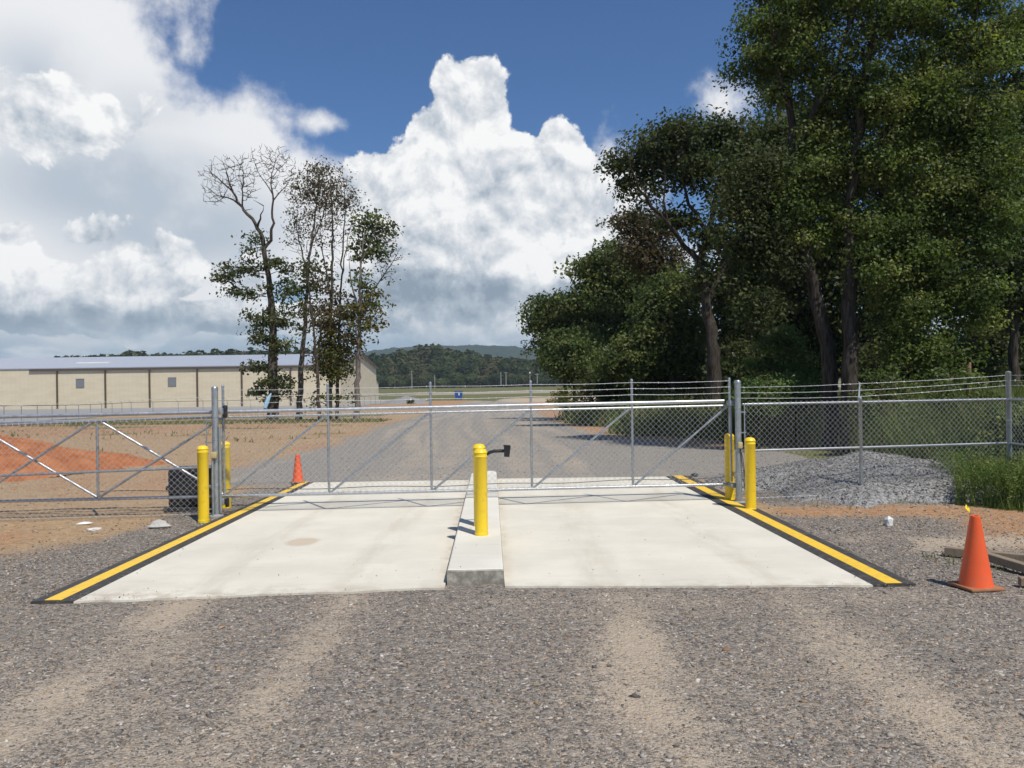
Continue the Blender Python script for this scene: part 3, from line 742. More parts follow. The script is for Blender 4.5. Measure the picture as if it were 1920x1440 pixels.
# upper and lower roller carriages of the left post
block('roller_bracket', off(PA, .06, -.10, 1.70), (.09, .10, .10), MAT['galv'], gpl)
for z, hh in ((1.735, .13), (1.64, .10)): block('roller', off(PA, .115, -.16, z), (.075, .075, hh), MAT['black'], gpl, .025)
block('roller_bracket', off(PA, .06, -.10, .22), (.09, .12, .11), MAT['galv'], gpl); block('roller', off(PA, .135, -.14, .20), (.06, .075, .15), MAT['black'], gpl, .02)
block('sensor_box', off(PA, -.005, .075, 1.0), (.095, .07, .10), MAT['beige'], gpl)
b = MB(); b.tube([off(PA, -.03, .065, .95), off(PA, -.035, .07, .6), off(PA, -.03, .075, .0)], .017, 10); b.build('conduit', MAT['thick'], gpl, smooth='auto')
b = MB(); b.tube([off(PA, .075, .02, 1.45), off(PA, .075, .02, .05)], .022, 10); b.build('guide_channel', MAT['thick'], gpl, smooth='auto')
block('sensor_box', off(PB, .0, .075, .99), (.075, .06, .105), MAT['beige'], gpr)
for dx, dz in ((.0, 0), (.022, -.05)):
    b = MB(); b.tube([off(PB, .015, .06, .94), off(PB, .03 + dx, .065, .75), off(PB, .075 + dx, .065, .45 + dz), off(PB, .09 + dx, .065, .33 + dz), off(PB, .078, .06, .30 + dz), off(PB, .055, .055, .45)], .0055, 6); b.build('cable', MAT['black'], gpr, smooth=True)
block('latch_bracket', off(PB, -.05, -.16, .285), (.12, .20, .075), MAT['thick'], gpr); block('latch_bracket', off(PB, -.06, -.16, 1.70), (.11, .18, .09), MAT['thick'], gpr)
block('receiver_channel', off(PB, -.085, -.12, 1.0), (.03, .05, 1.3), MAT['thick'], gpr)

# fences either side
def tension_bar(f, pt, s, z0, z1):
    b = MB(); b.box(Vector(pt(s, (z0 + z1) / 2, .01)), (.018, .008, z1 - z0)); b.build('tension_bar', MAT['galv'], f)
fl, _ = sheet(PA, PB)
fence = empty('chain_link_fence', (PA.x - 3, PA.y, 0), 'chain link fence left of the gate, in front of the gate tail', 'fence')
pipe('top_rail', fl(-7, 1.45, .0), fl(-.06, 1.625), .021, MAT['galv'], fence); pipe('mid_rail', fl(-7, .66), fl(-.06, .80), .021, MAT['galv'], fence)
flm, _ = sheet(PA, PB, .027)
fl2 = lambda s, z, o=0.: flm(s, z + s * .024 * min(1, max(0, (z - .1) / .7)), o)
v_, f_ = chain_link(fl2, -5.6, -.13, .03, 1.64, top=.05); raw_mesh('chain_link_mesh', v_, f_, MAT['wire'], parent=fence)
tension_bar(fence, flm, -.13, .04, 1.62)
for z in (1.92,): barbed(fence, [fl(-6, z - .14), fl(-.05, z + .02)])
barbed(fence, [fl(-6, .045, .02), fl(-.06, .05, .02)], 'tension_wire', .003, .4)
for z in (.12, .5, .8, 1.2, 1.55):
    b = MB(); b.box(Vector(fl(-.09, z, .03)), (.09, .006, .022)); b.build('tie_band', MAT['galv'], fence)

fr, FRL = sheet(PB, PC); frm, _ = sheet(PB, PC, .027)
fence2 = empty('chain_link_fence', (PB.x, PB.y, 0), 'chain link fence with three barbed wires in front of the grey stone heap', 'fence')
for s0_, s1_ in ((.08, 2.25), (2.31, FRL - .06)):
    pipe('top_rail', fr(s0_, 1.68), fr(s1_, 1.68), .021, MAT['rail'], fence2); pipe('mid_rail', fr(s0_, .885), fr(s1_, .885), .021, MAT['rail'], fence2)
v_, f_ = chain_link(frm, .12, FRL - .06, .05, 1.69, p=.098, top=.055); raw_mesh('chain_link_mesh', v_, f_, MAT['wire'], parent=fence2)
tension_bar(fence2, frm, .10, .80, 1.70)
for z in (.86, 1.2, 1.55):
    b = MB(); b.box(Vector(fr(.075, z, .03)), (.10, .006, .022)); b.build('tie_band', MAT['galv'], fence2)
b = MB(); b.lathe([(.030, -.1), (.030, 1.70), (.034, 1.705), (.034, 1.75), (.012, 1.77)], Vector(fr(2.28, 0)), 14); b.build('line_post', MAT['thick'], fence2, smooth='auto')
arm = [Vector(fr(2.25, 1.66, .0)), Vector(fr(2.42, 2.02, -.22))]
b = MB(); b.tube(arm, [.019, .012], 6); b.build('barb_arm', MAT['thick'], fence2, smooth='auto')
b = MB(); b.lathe([(.048, -.1), (.048, 2.15), (.051, 2.155), (.051, 2.17), (.02, 2.19)], PC, 18); b.build('corner_post', MAT['thick'], fence2, smooth='auto')
for z in (.30, .88, 1.3, 1.68):
    b = MB(); b.lathe([(.049, z - .014), (.054, z - .013), (.054, z + .013), (.049, z + .014)], PC, 16); b.build('clamp_band', MAT['galv'], fence2, smooth='auto')
for z0_, zc in ((1.78, .32), (1.87, .62), (1.965, .95)):
    p = arm[0].lerp(arm[1], zc); q = PC.copy(); q.z = z0_ + .15
    barbed(fence2, [fr(.05, z0_ + .005, .0), p, q])
barbed(fence2, [fr(.05, .08, .02), fr(FRL, .10, .02)], 'tension_wire', .003, .4)
# return leg beyond the corner, toward the viewer
PDd = Vector((PC.x + .10, PC.y - 4, 0)); rt, _ = sheet(PC, PDd)
pipe('top_rail', rt(.05, 1.68), rt(4, 1.68), .021, MAT['galv'], fence2); pipe('mid_rail', rt(.05, .885), rt(4, .885), .021, MAT['galv'], fence2)
v_, f_ = chain_link(rt, .05, 3.9, .05, 1.69, top=.055); raw_mesh('chain_link_mesh', v_, f_, MAT['wire'], parent=fence2)
for z in (1.93, 2.02, 2.115): barbed(fence2, [rt(0, z), rt(4, z)])

# ------------------------------------------------------------------ gate operator, heaps, timber, litter
P = G(352, 964)
op = empty('gate_operator', (P.x, 13.75, 0), 'black plastic gate operator box behind the left fence', 'gate opener')
oc = D(350, 925, 13.75)
b = MB(); b.bevel_box((oc.x + .10, 13.75, .40), (.68, .42, .64), .05, 4); b.build('housing', MAT['black'], op, smooth='auto')
b = MB(); b.bevel_box((oc.x + .10, 13.75, .035), (.80, .50, .07), .01, 2); b.build('base_plate', MAT['tar'], op, smooth='auto')
b = MB(); b.bevel_box((oc.x + .10, 13.75, .722), (.66, .40, .03), .012, 2); b.build('lid', MAT['black'], op, smooth='auto')
b = MB(); b.bevel_box((oc.x - .28, 13.72, .38), (.10, .10, .07), .012, 2); b.build('sprocket_guard', MAT['black'], op, smooth='auto')

def heap(name, c, rx, ry, h, mat, label, cat, shape=None, amp=.08, freq=2.2, nr=44, na=110, stones=0, seed=1, pw=1.25):
    rs = np.linspace(0, 1, nr); an = np.linspace(0, 2 * np.pi, na, endpoint=False); RR, AA = np.meshgrid(rs, an, indexing='ij')
    ed_ = 1 + .34 * (fbm2(np.cos(AA) * 2.1 + seed, np.sin(AA) * 2.1 + seed, 4, seed + 60) - .5) * 2 * sstep(RR, .2, .9)
    x = c[0] + rx * RR * np.cos(AA) * ed_; y = c[1] + ry * RR * np.sin(AA) * ed_
    z = h * np.clip(1 - RR, 0, 1) ** pw * (1 + .0 * AA)
    if shape is not None: z = z + shape(x, y)
    z = z + (fbm2(x * freq, y * freq, 5, seed) - .5) * 2 * amp * sstep(RR, 1.0, .75) - .05 * sstep(RR, .9, 1.)
    z = z + ground_z(x, y)
    Vh = np.stack([x, y, z], -1).reshape(-1, 3); I_, J_ = np.meshgrid(np.arange(nr - 1), np.arange(na), indexing='ij'); a_ = (I_ * na + J_).ravel(); d_ = (I_ * na + (J_ + 1) % na).ravel()
    o = raw_mesh(name, Vh, np.stack([a_, a_ + na, d_ + na, d_], -1), mat, smooth=True, origin=(c[0], c[1], float(ground_z(c[0], c[1]))))
    tag(o, label, cat); return Vh.reshape(nr, na, 3), o
def ridge(x, y): return .34 * np.exp(-((x + 11.6) / .8) ** 2 - ((y - 19.9) / .7) ** 2)
heap('clay_heap', (-14.9, 21.2), 5.0, 3.4, 1.22, MAT['redsoil'], 'heap of red clay behind the left fence', 'dirt heap', ridge, .14, 1.6, pw=1.05)
pile, pobj = heap('gravel_heap', (7.05, 15.9), 3.0, 2.6, .60, MAT['pile'], 'heap of grey crushed stone behind the right fence', 'gravel heap', None, .09, 2.0, seed=4, pw=.75)

OCT_V = np.array([(1, 0, 0), (-1, 0, 0), (0, 1, 0), (0, -1, 0), (0, 0, 1), (0, 0, -1)], float)
OCT_F = np.array([(0, 2, 4), (2, 1, 4), (1, 3, 4), (3, 0, 4), (2, 0, 5), (1, 2, 5), (3, 1, 5), (0, 3, 5)])
def stones_mesh(x, y, z, size, g, warm=.12):
    n = len(x); vv = OCT_V[None] * (.6 + .7 * g.random((n, 6, 1)))
    vv = vv * (np.array([1., .8, .55]) * (.7 + .6 * g.random((n, 1, 3)))) * size[:, None, None]
    a = g.random(n) * 6.283; b_ = (g.random(n) - .5) * .9; ca, sa, cb_, sb = np.cos(a), np.sin(a), np.cos(b_), np.sin(b_)
    X = vv[..., 0] * ca[:, None] - vv[..., 1] * sa[:, None]; Y = vv[..., 0] * sa[:, None] + vv[..., 1] * ca[:, None]; Z = vv[..., 2]
    X2 = X * cb_[:, None] + Z * sb[:, None]; Z2 = -X * sb[:, None] + Z * cb_[:, None]
    W = np.stack([X2 + x[:, None], Y + y[:, None], Z2 + z[:, None]], -1)
    t = g.random(n); pal = np.array([(.105, .095, .085), (.155, .139, .122), (.215, .192, .167), (.30, .27, .235), (.40, .36, .30)])
    k_ = np.minimum((t ** 1.25 * 5).astype(int), 4); col = pal[k_] * (.85 + .3 * g.random((n, 1)))
    wm = g.random(n) < warm; col[wm] = np.array([(.29, .195, .115)]) * (.8 + .5 * g.random((wm.sum(), 1)))
    pale = g.random(n) < .025; col[pale] = (.55, .50, .42)
    cols = np.repeat(col[:, None], 6, 1).reshape(-1, 3); F_ = (OCT_F[None] + 6 * np.arange(n)[:, None, None]).reshape(-1, 3)
    return W.reshape(-1, 3), F_, cols
# loose stones over the apron, thicker where the tracks have not ground them down
g = np.random.default_rng(21)
def scatter(n, x0, x1, y0, y1, pw):
    y = y0 * (y1 / y0) ** (g.random(n) ** pw); half = y * .68 + .3
    x = (g.random(n) * 2 - 1) * half; k_ = (x > x0) & (x < x1); return x[k_], y[k_]
X, Y = scatter(85000, -9, 9, 3.3, 13.5, 1.0)
onpad = (X > -4.78) & (X < 4.08) & (Y > 7.82 + (X + 4.5) * .025)
zz = zone(X, Y); keepm = (~onpad) & (g.random(len(X)) < np.clip(zz[:, 3] * (1.05 - zz[:, 0] * .9) + .12, .1, 1))
X, Y = X[keepm], Y[keepm]; S = (.005 + .011 * g.random(len(X)) ** 2.2) * (1 + (Y - 4) * .05)
S[g.random(len(X)) < .012] *= 1.9
v_, f_, c_ = stones_mesh(X, Y, ground_at(X, Y) + S * .2, S, g)
X, Y = scatter(22000, -8, 9, 12, 34, 1.0); zz = zone(X, Y)
onpad = (X > -4.78) & (X < 4.08) & (Y < 17.6)
keepm = (~onpad) & (g.random(len(X)) < zz[:, 3] * .9); X, Y = X[keepm], Y[keepm]; S = .012 + .02 * g.random(len(X)) ** 2
v2, f2, c2 = stones_mesh(X, Y, ground_at(X, Y) + S * .1, S, g)
X, Y = g.uniform(-40, -5.2, 16000), 10.5 * (62 / 10.5) ** g.random(16000); keepm = (poly_dist_edge(X, Y, ROAD_L) < -.3) & (fbm2(X * .5, Y * .5, 3, 83) > .42) & (np.abs(X) < Y * .7)
X, Y = X[keepm], Y[keepm]; S = (.010 + .022 * g.random(len(X)) ** 2.5) * (1 + (Y - 11) * .02)
v3, f3, c3 = stones_mesh(X, Y, ground_at(X, Y) + S * .1, S, g, .5); c3 = c3 * [1.0, .78, .55]
pX, pY = g.uniform(-4.7, 4.0, 420), 7.95 + 5 * g.random(420) ** 3.5; pX = np.where(g.random(420) < .35, np.where(g.random(420) < .5, -4.5, 3.8) + g.normal(0, .16, 420), pX); pS = .004 + .007 * g.random(420) ** 2
v5, f5, c5 = stones_mesh(pX, pY, np.where((pX > -.95) & (pX < .15) & (pY > 8.3), .152, .012) + pS * .3, pS, g);
X, Y = g.uniform(4.5, 10.5, 3500), g.uniform(9, 14, 3500); S = .009 + .016 * g.random(3500) ** 2.2
v4, f4, c4_ = stones_mesh(X, Y, ground_at(X, Y) + S * .1, S, g, .35)
tag(raw_mesh('loose_gravel', np.concatenate([v_, v2, v3, v4, v5]), np.concatenate([f_, f2 + len(v_), f3 + len(v_) + len(v2), f4 + len(v_) + len(v2) + len(v3), f5 + len(v_) + len(v2) + len(v3) + len(v4)]), MAT['stone'], colors=np.concatenate([c_, c2, c3, c4_, c5])), 'loose crushed stone strewn over the gravel apron and road', 'gravel', kind='stuff')
# stones of the heap, in the heap's own mesh space as a part
nh = 13000; ir = (np.sqrt(g.random(nh)) * 42).astype(int); ia = g.integers(0, 110, nh); pp = pile[ir, ia] + (g.random((nh, 3)) - .5) * [.12, .12, .01]
S = .010 + .019 * g.random(nh) ** 1.8; v_, f_, c_ = stones_mesh(pp[:, 0], pp[:, 1], pp[:, 2] + .012, S, g, .0)
c_ = c_ * .55 + .115
st = raw_mesh('loose_stones', v_, f_, MAT['stone'], colors=c_ * [1.0, .985, .96], parent=pobj)

def plank(p, q, w, h, label, zl=0.):
    p, q = Vector(p), Vector(q); mid = (p + q) / 2; d = q - p
    o = MB(); o.bevel_box((0, 0, 0), (d.length, w, h), .006, 1)
    ob = o.build('timber', MAT['wood'], origin=(0, 0, 0)); ob.location = (mid.x, mid.y, h / 2 + zl); ob.rotation_euler = (0, -math.atan2(d.z, math.hypot(d.x, d.y)), math.atan2(d.y, d.x))
    tag(ob, label, 'timber', 'timbers lying by the cone')
p1, p2 = G(1772, 1041), G(1935, 1058); plank(p1, p2 + (p2 - p1) * 1.2, .095, .09, 'long timber lying behind the near cone, its cut end left of the cone', .012)
p1, p2 = G(1822, 1050), G(1935, 1082); plank(p1 + Vector((0, -.02, .02)), p2 + (p2 - p1) * .9 + Vector((0, 0, -.02)), .09, .09, 'timber crossing behind the near cone and slanting toward the viewer on the right', .03)
p1, p2 = G(1911, 1100), G(1990, 1104); plank(p1, p2, .09, .085, 'short timber end at the right edge of the picture', .01)

def lump(name, at, size, mat, label, cat, seed, sub=2, rz=0., group=None):
    bm = bmesh.new(); bmesh.ops.create_icosphere(bm, subdivisions=sub, radius=1); rr = random.Random(seed)
    ph = [rr.uniform(0, 6) for _ in range(6)]
    for v in bm.verts:
        n = v.co.copy(); f = 1 + .16 * math.sin(3 * n.x + ph[0]) + .14 * math.sin(4 * n.y + ph[1]) + .12 * math.sin(5 * n.z + ph[2]) + rr.uniform(-.1, .1)
        v.co = Vector((n.x * size[0] * f, n.y * size[1] * f, max(n.z, -.35) * size[2] * f + size[2] * .25))
    me = bpy.data.meshes.new(name); bm.to_mesh(me); bm.free(); me.materials.append(mat); o = bpy.data.objects.new(name, me); COL.objects.link(o)
    o.location = at; o.rotation_euler.z = rz; tag(o, label, cat, group); return o
P = G(299, 988); lump('rock', (P.x, P.y, 0), (.17, .11, .075), MAT['rock'], 'pale flat rock on the gravel left of the kerb', 'rock', 3, rz=.2)
P = G(1302, 892); lump('clod', (P.x, P.y, 0), (.10, .06, .045), MAT['steel'], 'small black lump on the gravel beyond the gate near the right kerb', 'clod', 8)
P = G(1290, 1152 + 68); lump('rock', (P.x + .3, P.y, 0), (.03, .026, .018), simple('brown_stone', (.22, .13, .07), .9, 0, .2, 20), 'brown stone in the gravel in front of the right lane', 'rock', 6)
for px, py, sc, lb, sd_ in ((158, 982, .13, 'flat white scrap of litter on the dirt below the left fence', 3), (178, 993, .11, 'second white scrap of litter, nearer the viewer, on the brown dirt at left', 5)):
    P = G(px, py); lump('litter', (P.x, P.y, 0), (sc, sc * .55, .022), MAT['litter'], lb, 'litter', sd_, rz=.15 * sd_, group='white litter at left')
P = G(1667, 984); lump('litter', (P.x, P.y, 0), (.075, .05, .10), MAT['litter'], 'crumpled white rag standing on the gravel at right', 'rag', 11, rz=.5)
P = G(1818, 966)
fg = empty('marker_flag', (P.x, P.y, 0), 'small yellow marker flag stuck in the orange dirt behind the near cone', 'flag')
b = MB(); b.tube([(P.x, P.y, 0), (P.x - .03, P.y, .15)], .003, 5); b.build('wire_stem', MAT['steel'], fg)
b = MB(); vs = []
for i in range(5):
    t = i / 4
    for j in range(3):
        w = (j - 1) * .03; vs.append((P.x - .045 + .05 * (1 - t) + w * .55 + .01 * math.sin(t * 5), P.y + w * .6 + .01 * math.cos(t * 6), .025 + .115 * t + (j - 1) * .022))
b.add(vs, [(i * 3 + j, i * 3 + j + 1, i * 3 + j + 4, i * 3 + j + 3) for i in range(4) for j in range(2)]); b.build('film', MAT['flag'], fg)
P = D(1815, 706, 19.0)
sk = MB(); zt = D(1815, 679, 19).z
sk.tube([(P.x - .02, 19, 0), (P.x, 19, 1.0), (P.x + .03, 19, zt - .15), (P.x + .05, 19, zt)], [.06, .055, .045, .025], 9)
tag(sk.build('wooden_stake', simple('reddish_old_wood', (.26, .14, .08), .9, 0, .3, 10, bmp=.4, bscale=20), origin=(P.x, 19, 0)), 'rough reddish wooden stake rising behind the right fence', 'stake')

# ------------------------------------------------------------------ warehouse and its yard
WY0, WY1, WX = 166.0, 210.0, -35.6
wz = float(ground_z(0, 170)); EAVE, RIDGE = 6.35, 9.35
wh = empty('warehouse', (WX - 50, (WY0 + WY1) / 2, wz), 'long tan metal warehouse with a pale low-pitched roof behind the left fence', 'warehouse')
X0 = -165.0; ym = (WY0 + WY1) / 2
b = MB()
pr = [(WY0, wz - 1), (WY1, wz - 1), (WY1, EAVE), (ym, RIDGE), (WY0, EAVE)]
b.add([(WX, y, z) for y, z in pr] + [(X0, y, z) for y, z in pr], [(0, 1, 2, 3, 4), (9, 8, 7, 6, 5), (0, 4, 9, 5), (1, 6, 7, 2)])
b.build('wall', MAT['siding'], wh)
b = MB(); t = .22
for ya, yb in ((WY0 - .2, ym), (WY1 + .2, ym)):
    sl = (RIDGE - EAVE) / (ym - WY0); za = EAVE - .2 * sl
    q = [(WX + .5, ya, za), (WX + .5, yb, RIDGE), (X0, yb, RIDGE), (X0, ya, za)]
    lo = [(x, y, z + .03) for x, y, z in q]; hi = [(x, y, z + t) for x, y, z in q]
    b.add(lo + hi, [(0, 1, 2, 3), (7, 6, 5, 4), (0, 4, 5, 1), (3, 2, 6, 7), (0, 3, 7, 4)])
b.build('roof', MAT['roof'], wh)
b = MB(); gx0 = D(57, 690, WY0).x
b.box(((WX + gx0) / 2 + .2, WY0 - .30, EAVE - .22), (WX - gx0 + .6, .16, .45)); b.build('gutter', MAT['trim'], wh)
b = MB()
for ya, yb in ((WY0 - .2, ym), (WY1 + .2, ym)):
    za = EAVE - .2 * sl; q = [(WX + .51, ya, za - .22), (WX + .51, yb, RIDGE - .22), (WX + .51, yb, RIDGE + .25), (WX + .51, ya, za + .25)]
    b.add(q + [(x + .08, y, z) for x, y, z in q], [(0, 1, 2, 3), (7, 6, 5, 4), (0, 4, 5, 1), (3, 2, 6, 7), (0, 3, 7, 4), (1, 5, 6, 2)])
b.build('gable_trim', MAT['trim'], wh)
for px in (107, 197.5, 280.5, 370, 453.5, 545, 632):
    x = D(px, 720, WY0 - .15).x; b = MB(); b.box((x, WY0 - .16, (EAVE + wz) / 2 - .2), (.26, .3, EAVE - wz - .1)); b.build('downspout', MAT['trim'], wh)
for px, py in ((150.5, 718), (323, 715.5)):
    c = D(px, py, WY0); b = MB(); b.box((c.x, WY0 - .06, c.z), (1.5, .12, 1.6)); lv = b.build('louvre', MAT['louver'], wh)
    b = MB()
    for dx in (-.79, .79): b.box((c.x + dx, WY0 - .08, c.z), (.08, .16, 1.68))
    b.box((c.x, WY0 - .08, c.z + .84), (1.66, .16, .08)); b.box((c.x, WY0 - .08, c.z - .84), (1.66, .16, .08)); b.build('louvre_frame', MAT['louver'], lv)
c = D(175, 684, WY0 + 8); b = MB(); b.box((c.x, WY0 + 8, EAVE + 8.0 * sl + .30), (7, 1.0, .22), Matrix.Rotation(math.atan(sl), 3, 'X')); b.build('roof_curb', MAT['litter'], wh)
b = MB(); la = [(WY1, wz - 1), (WY1 + 3.2, wz - 1), (WY1 + 3.2, 2.85), (WY1, 3.5)]
b.add([(WX, y, z) for y, z in la] + [(WX - 30, y, z) for y, z in la], [(0, 1, 2, 3), (7, 6, 5, 4), (1, 5, 6, 2)]); b.build('lean_to', MAT['siding'], wh)
b = MB(); b.add([(WX + .3, WY1, 3.62), (WX + .3, WY1 + 3.6, 2.88), (WX - 30, WY1 + 3.6, 2.88), (WX - 30, WY1, 3.62), (WX + .3, WY1, 3.45), (WX + .3, WY1 + 3.6, 2.70), (WX - 30, WY1 + 3.6, 2.70), (WX - 30, WY1, 3.45)], [(0, 1, 2, 3), (7, 6, 5, 4), (0, 4, 5, 1), (1, 5, 6, 2)]); b.build('lean_to_roof', MAT['trim'], wh)
# concrete yard before the warehouse
FP = [G(-260, 800), G(0, 792), G(250, 776), G(430, 772), G(560, 768), G(660, 763), G(720, 757), G(780, 754)]
yard = [(p.x, p.y + 1.2) for p in FP] + [(WX + 14, WY1 + 6), (-190, WY1 + 6), (-190, FP[0].y)]
gridx = np.linspace(-190, WX + 16, 90); gridy = np.linspace(60, WY1 + 8, 90)
def inside(x, y, poly):
    c = np.zeros(x.shape, bool); n = len(poly)
    for i in range(n):
        (x1, y1), (x2, y2) = poly[i], poly[(i + 1) % n]
        c ^= ((y1 > y) != (y2 > y)) & (x < (x2 - x1) * (y - y1) / ((y2 - y1) + 1e-9) + x1)
    return c
HX, HY = np.meshgrid(gridx, gridy); nn = 90; I_, J_ = np.meshgrid(np.arange(nn - 1), np.arange(nn - 1)); a_ = (J_ * nn + I_).ravel()
mx_ = inside((HX[:-1, :-1] + HX[1:, 1:]) / 2, (HY[:-1, :-1] + HY[1:, 1:]) / 2, yard).ravel()
Qy = np.stack([a_, a_ + 1, a_ + nn + 1, a_ + nn], -1)[mx_]; uq, iq = np.unique(Qy, return_inverse=True)
Vy = np.stack([HX, HY, ground_z(HX, HY) + .03], -1).reshape(-1, 3)[uq]
tag(raw_mesh('concrete_yard', Vy, iq.reshape(-1, 4), MAT['apron']), kind='structure')
# chain link fence of the yard with outward barb arms
yf = empty('yard_fence', (FP[3].x, FP[3].y, float(ground_z(0, FP[3].y))), 'far chain link fence with slanted barb arms around the warehouse yard', 'fence')
dist = [0.]
for p, q in zip(FP[:-1], FP[1:]): dist.append(dist[-1] + (q - p).to_2d().length)
def fpt(s):
    x = float(np.interp(s, dist, [p.x for p in FP])); y = float(np.interp(s, dist, [p.y for p in FP])); return x, y, float(ground_z(x, y))
npost = 36; rail = []
for i in range(npost):
    s = dist[-1] * i / (npost - 1); x, y, z = fpt(s); rail.append((x, y, z + 1.85))
    b = MB(); b.tube([(x, y, z - .2), (x, y, z + 1.85)], .045, 6); b.build('line_post', MAT['pole' if i % 5 == 9 else 'thick'], yf)
    b = MB(); b.tube([(x, y, z + 1.83), (x - .38, y - .25, z + 2.25)], [.035, .022], 5); b.build('barb_arm', MAT['litter' if i < 12 else 'thick'], yf)
b = MB(); b.tube(rail, .04, 6); b.build('top_rail', MAT['trim'], yf)
def ysheet(s, z, o=0.):
    x, y, g0 = fpt(max(0, min(s, dist[-1]))); return (x, y + o, g0 + z)
v_, f_ = chain_link(ysheet, 0, dist[-1], .05, 1.8, p=.34, r=.007, top=0); raw_mesh('chain_link_mesh', v_, f_, MAT['wire'], parent=yf)

heap('gravel_heap', (D(762, 750, 172).x, 172), 5.5, 4.5, 1.7, MAT['pile'], 'far pale grey heap left of the blue dumpster, beyond the warehouse gable', 'gravel heap', None, .15, .6, 16, 40, seed=9, pw=.9)
# dumpster, poles, spoil
dz = float(ground_z(0, 205)); dc = D(860, 742, 205)
du = empty('dumpster', (dc.x, 205, dz), 'small blue waste dumpster far beyond the gate on the orange dirt', 'dumpster')
b = MB(); b.box((dc.x, 205, dz + 1.15), (1.75, 1.5, 1.9), taper=1.12); b.build('bin', MAT['blue'], du)
b = MB(); b.box((dc.x, 205.05, dz + 2.16), (2.05, 1.75, .10), Matrix.Rotation(R(6), 3, 'X')); b.build('lid', MAT['black'], du)
b = MB(); b.box((dc.x + .15, 204.10, dz + 1.45), (.32, .03, .7)); b.build('notice', MAT['litter'], du)
for dx in (-.7, .7):
    b = MB(); b.box((dc.x + dx, 204.5, dz + .1), (.14, .3, .2)); b.build('foot', MAT['black'], du)
def pole(px, ptop, pbot, y, label, arm=True):
    t_, b_ = D(px, ptop, y), D(px, pbot, y); e = empty('utility_pole', (t_.x, y, b_.z), label, 'utility pole', 'far utility poles before the wood')
    m = MB(); m.tube([(t_.x, y, b_.z - 2), (t_.x, y, t_.z)], [.30, .22], 7); m.build('pole_shaft', MAT['pole'], e)
    if arm: m = MB(); m.box((t_.x, y - .3, t_.z - .8), (3.0, .25, .25)); m.build('crossarm', MAT['pole'], e)
pole(772, 695, 723, 560, 'utility pole nearest the warehouse gable, before the dark wood')
pole(815, 703, 724, 560, 'thick pale utility pole between the warehouse and the blue dumpster', False)
pole(939, 697, 717, 560, 'left one of the pair of pale poles right of the dumpster', False)
pole(948.5, 697, 718, 560, 'right one of the pair of pale poles, carrying a crossarm')
pole(1007, 700, 714, 560, 'utility pole close to the left edge of the leafy grove')
mt = D(993.5, 700, 150); mz = float(ground_z(0, 150)); e = empty('light_mast', (mt.x, 150, mz), 'thin mast with a small white lamp head rising above a gate upright', 'mast')
b = MB(); b.tube([(mt.x, 150, mz), (mt.x, 150, mt.z)], .05, 6); b.build('mast_pole', MAT['pole'], e); b = MB(); b.box((mt.x, 150, mt.z + .12), (.26, .26, .26)); b.build('lamp_head', MAT['litter'], e)
tb = D(505, 762, 68); b = MB(); b.tube([D(497, 766, 66), D(500, 756, 66.2), D(504, 746, 66.4), D(508, 738, 66.8)], [.14, .19, .15, .06], 7)
tag(b.build('tarp', MAT['paleblue'], origin=(tb.x, 66, tb.z - 1), smooth='auto'), 'pale blue bundled tarp leaning against the dark trunk at left', 'tarp')

# ------------------------------------------------------------------ trees
PALS = dict(
    oak=[(.098, .134, .030), (.134, .170, .041), (.175, .198, .054), (.072, .106, .025)],
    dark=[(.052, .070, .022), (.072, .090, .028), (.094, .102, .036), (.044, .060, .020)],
    grove=[(.085, .118, .034), (.115, .145, .042), (.15, .168, .055), (.066, .096, .030)],
    brown=[(.085, .075, .035), (.10, .08, .04), (.070, .072, .030), (.12, .085, .045)],
    yellow=[(.115, .120, .022), (.15, .135, .025), (.085, .105, .026), (.16, .12, .030)],
    light=[(.11, .16, .045), (.14, .19, .06), (.09, .13, .04)],
    pine=[(.060, .080, .030), (.085, .10, .035), (.05, .07, .028)])

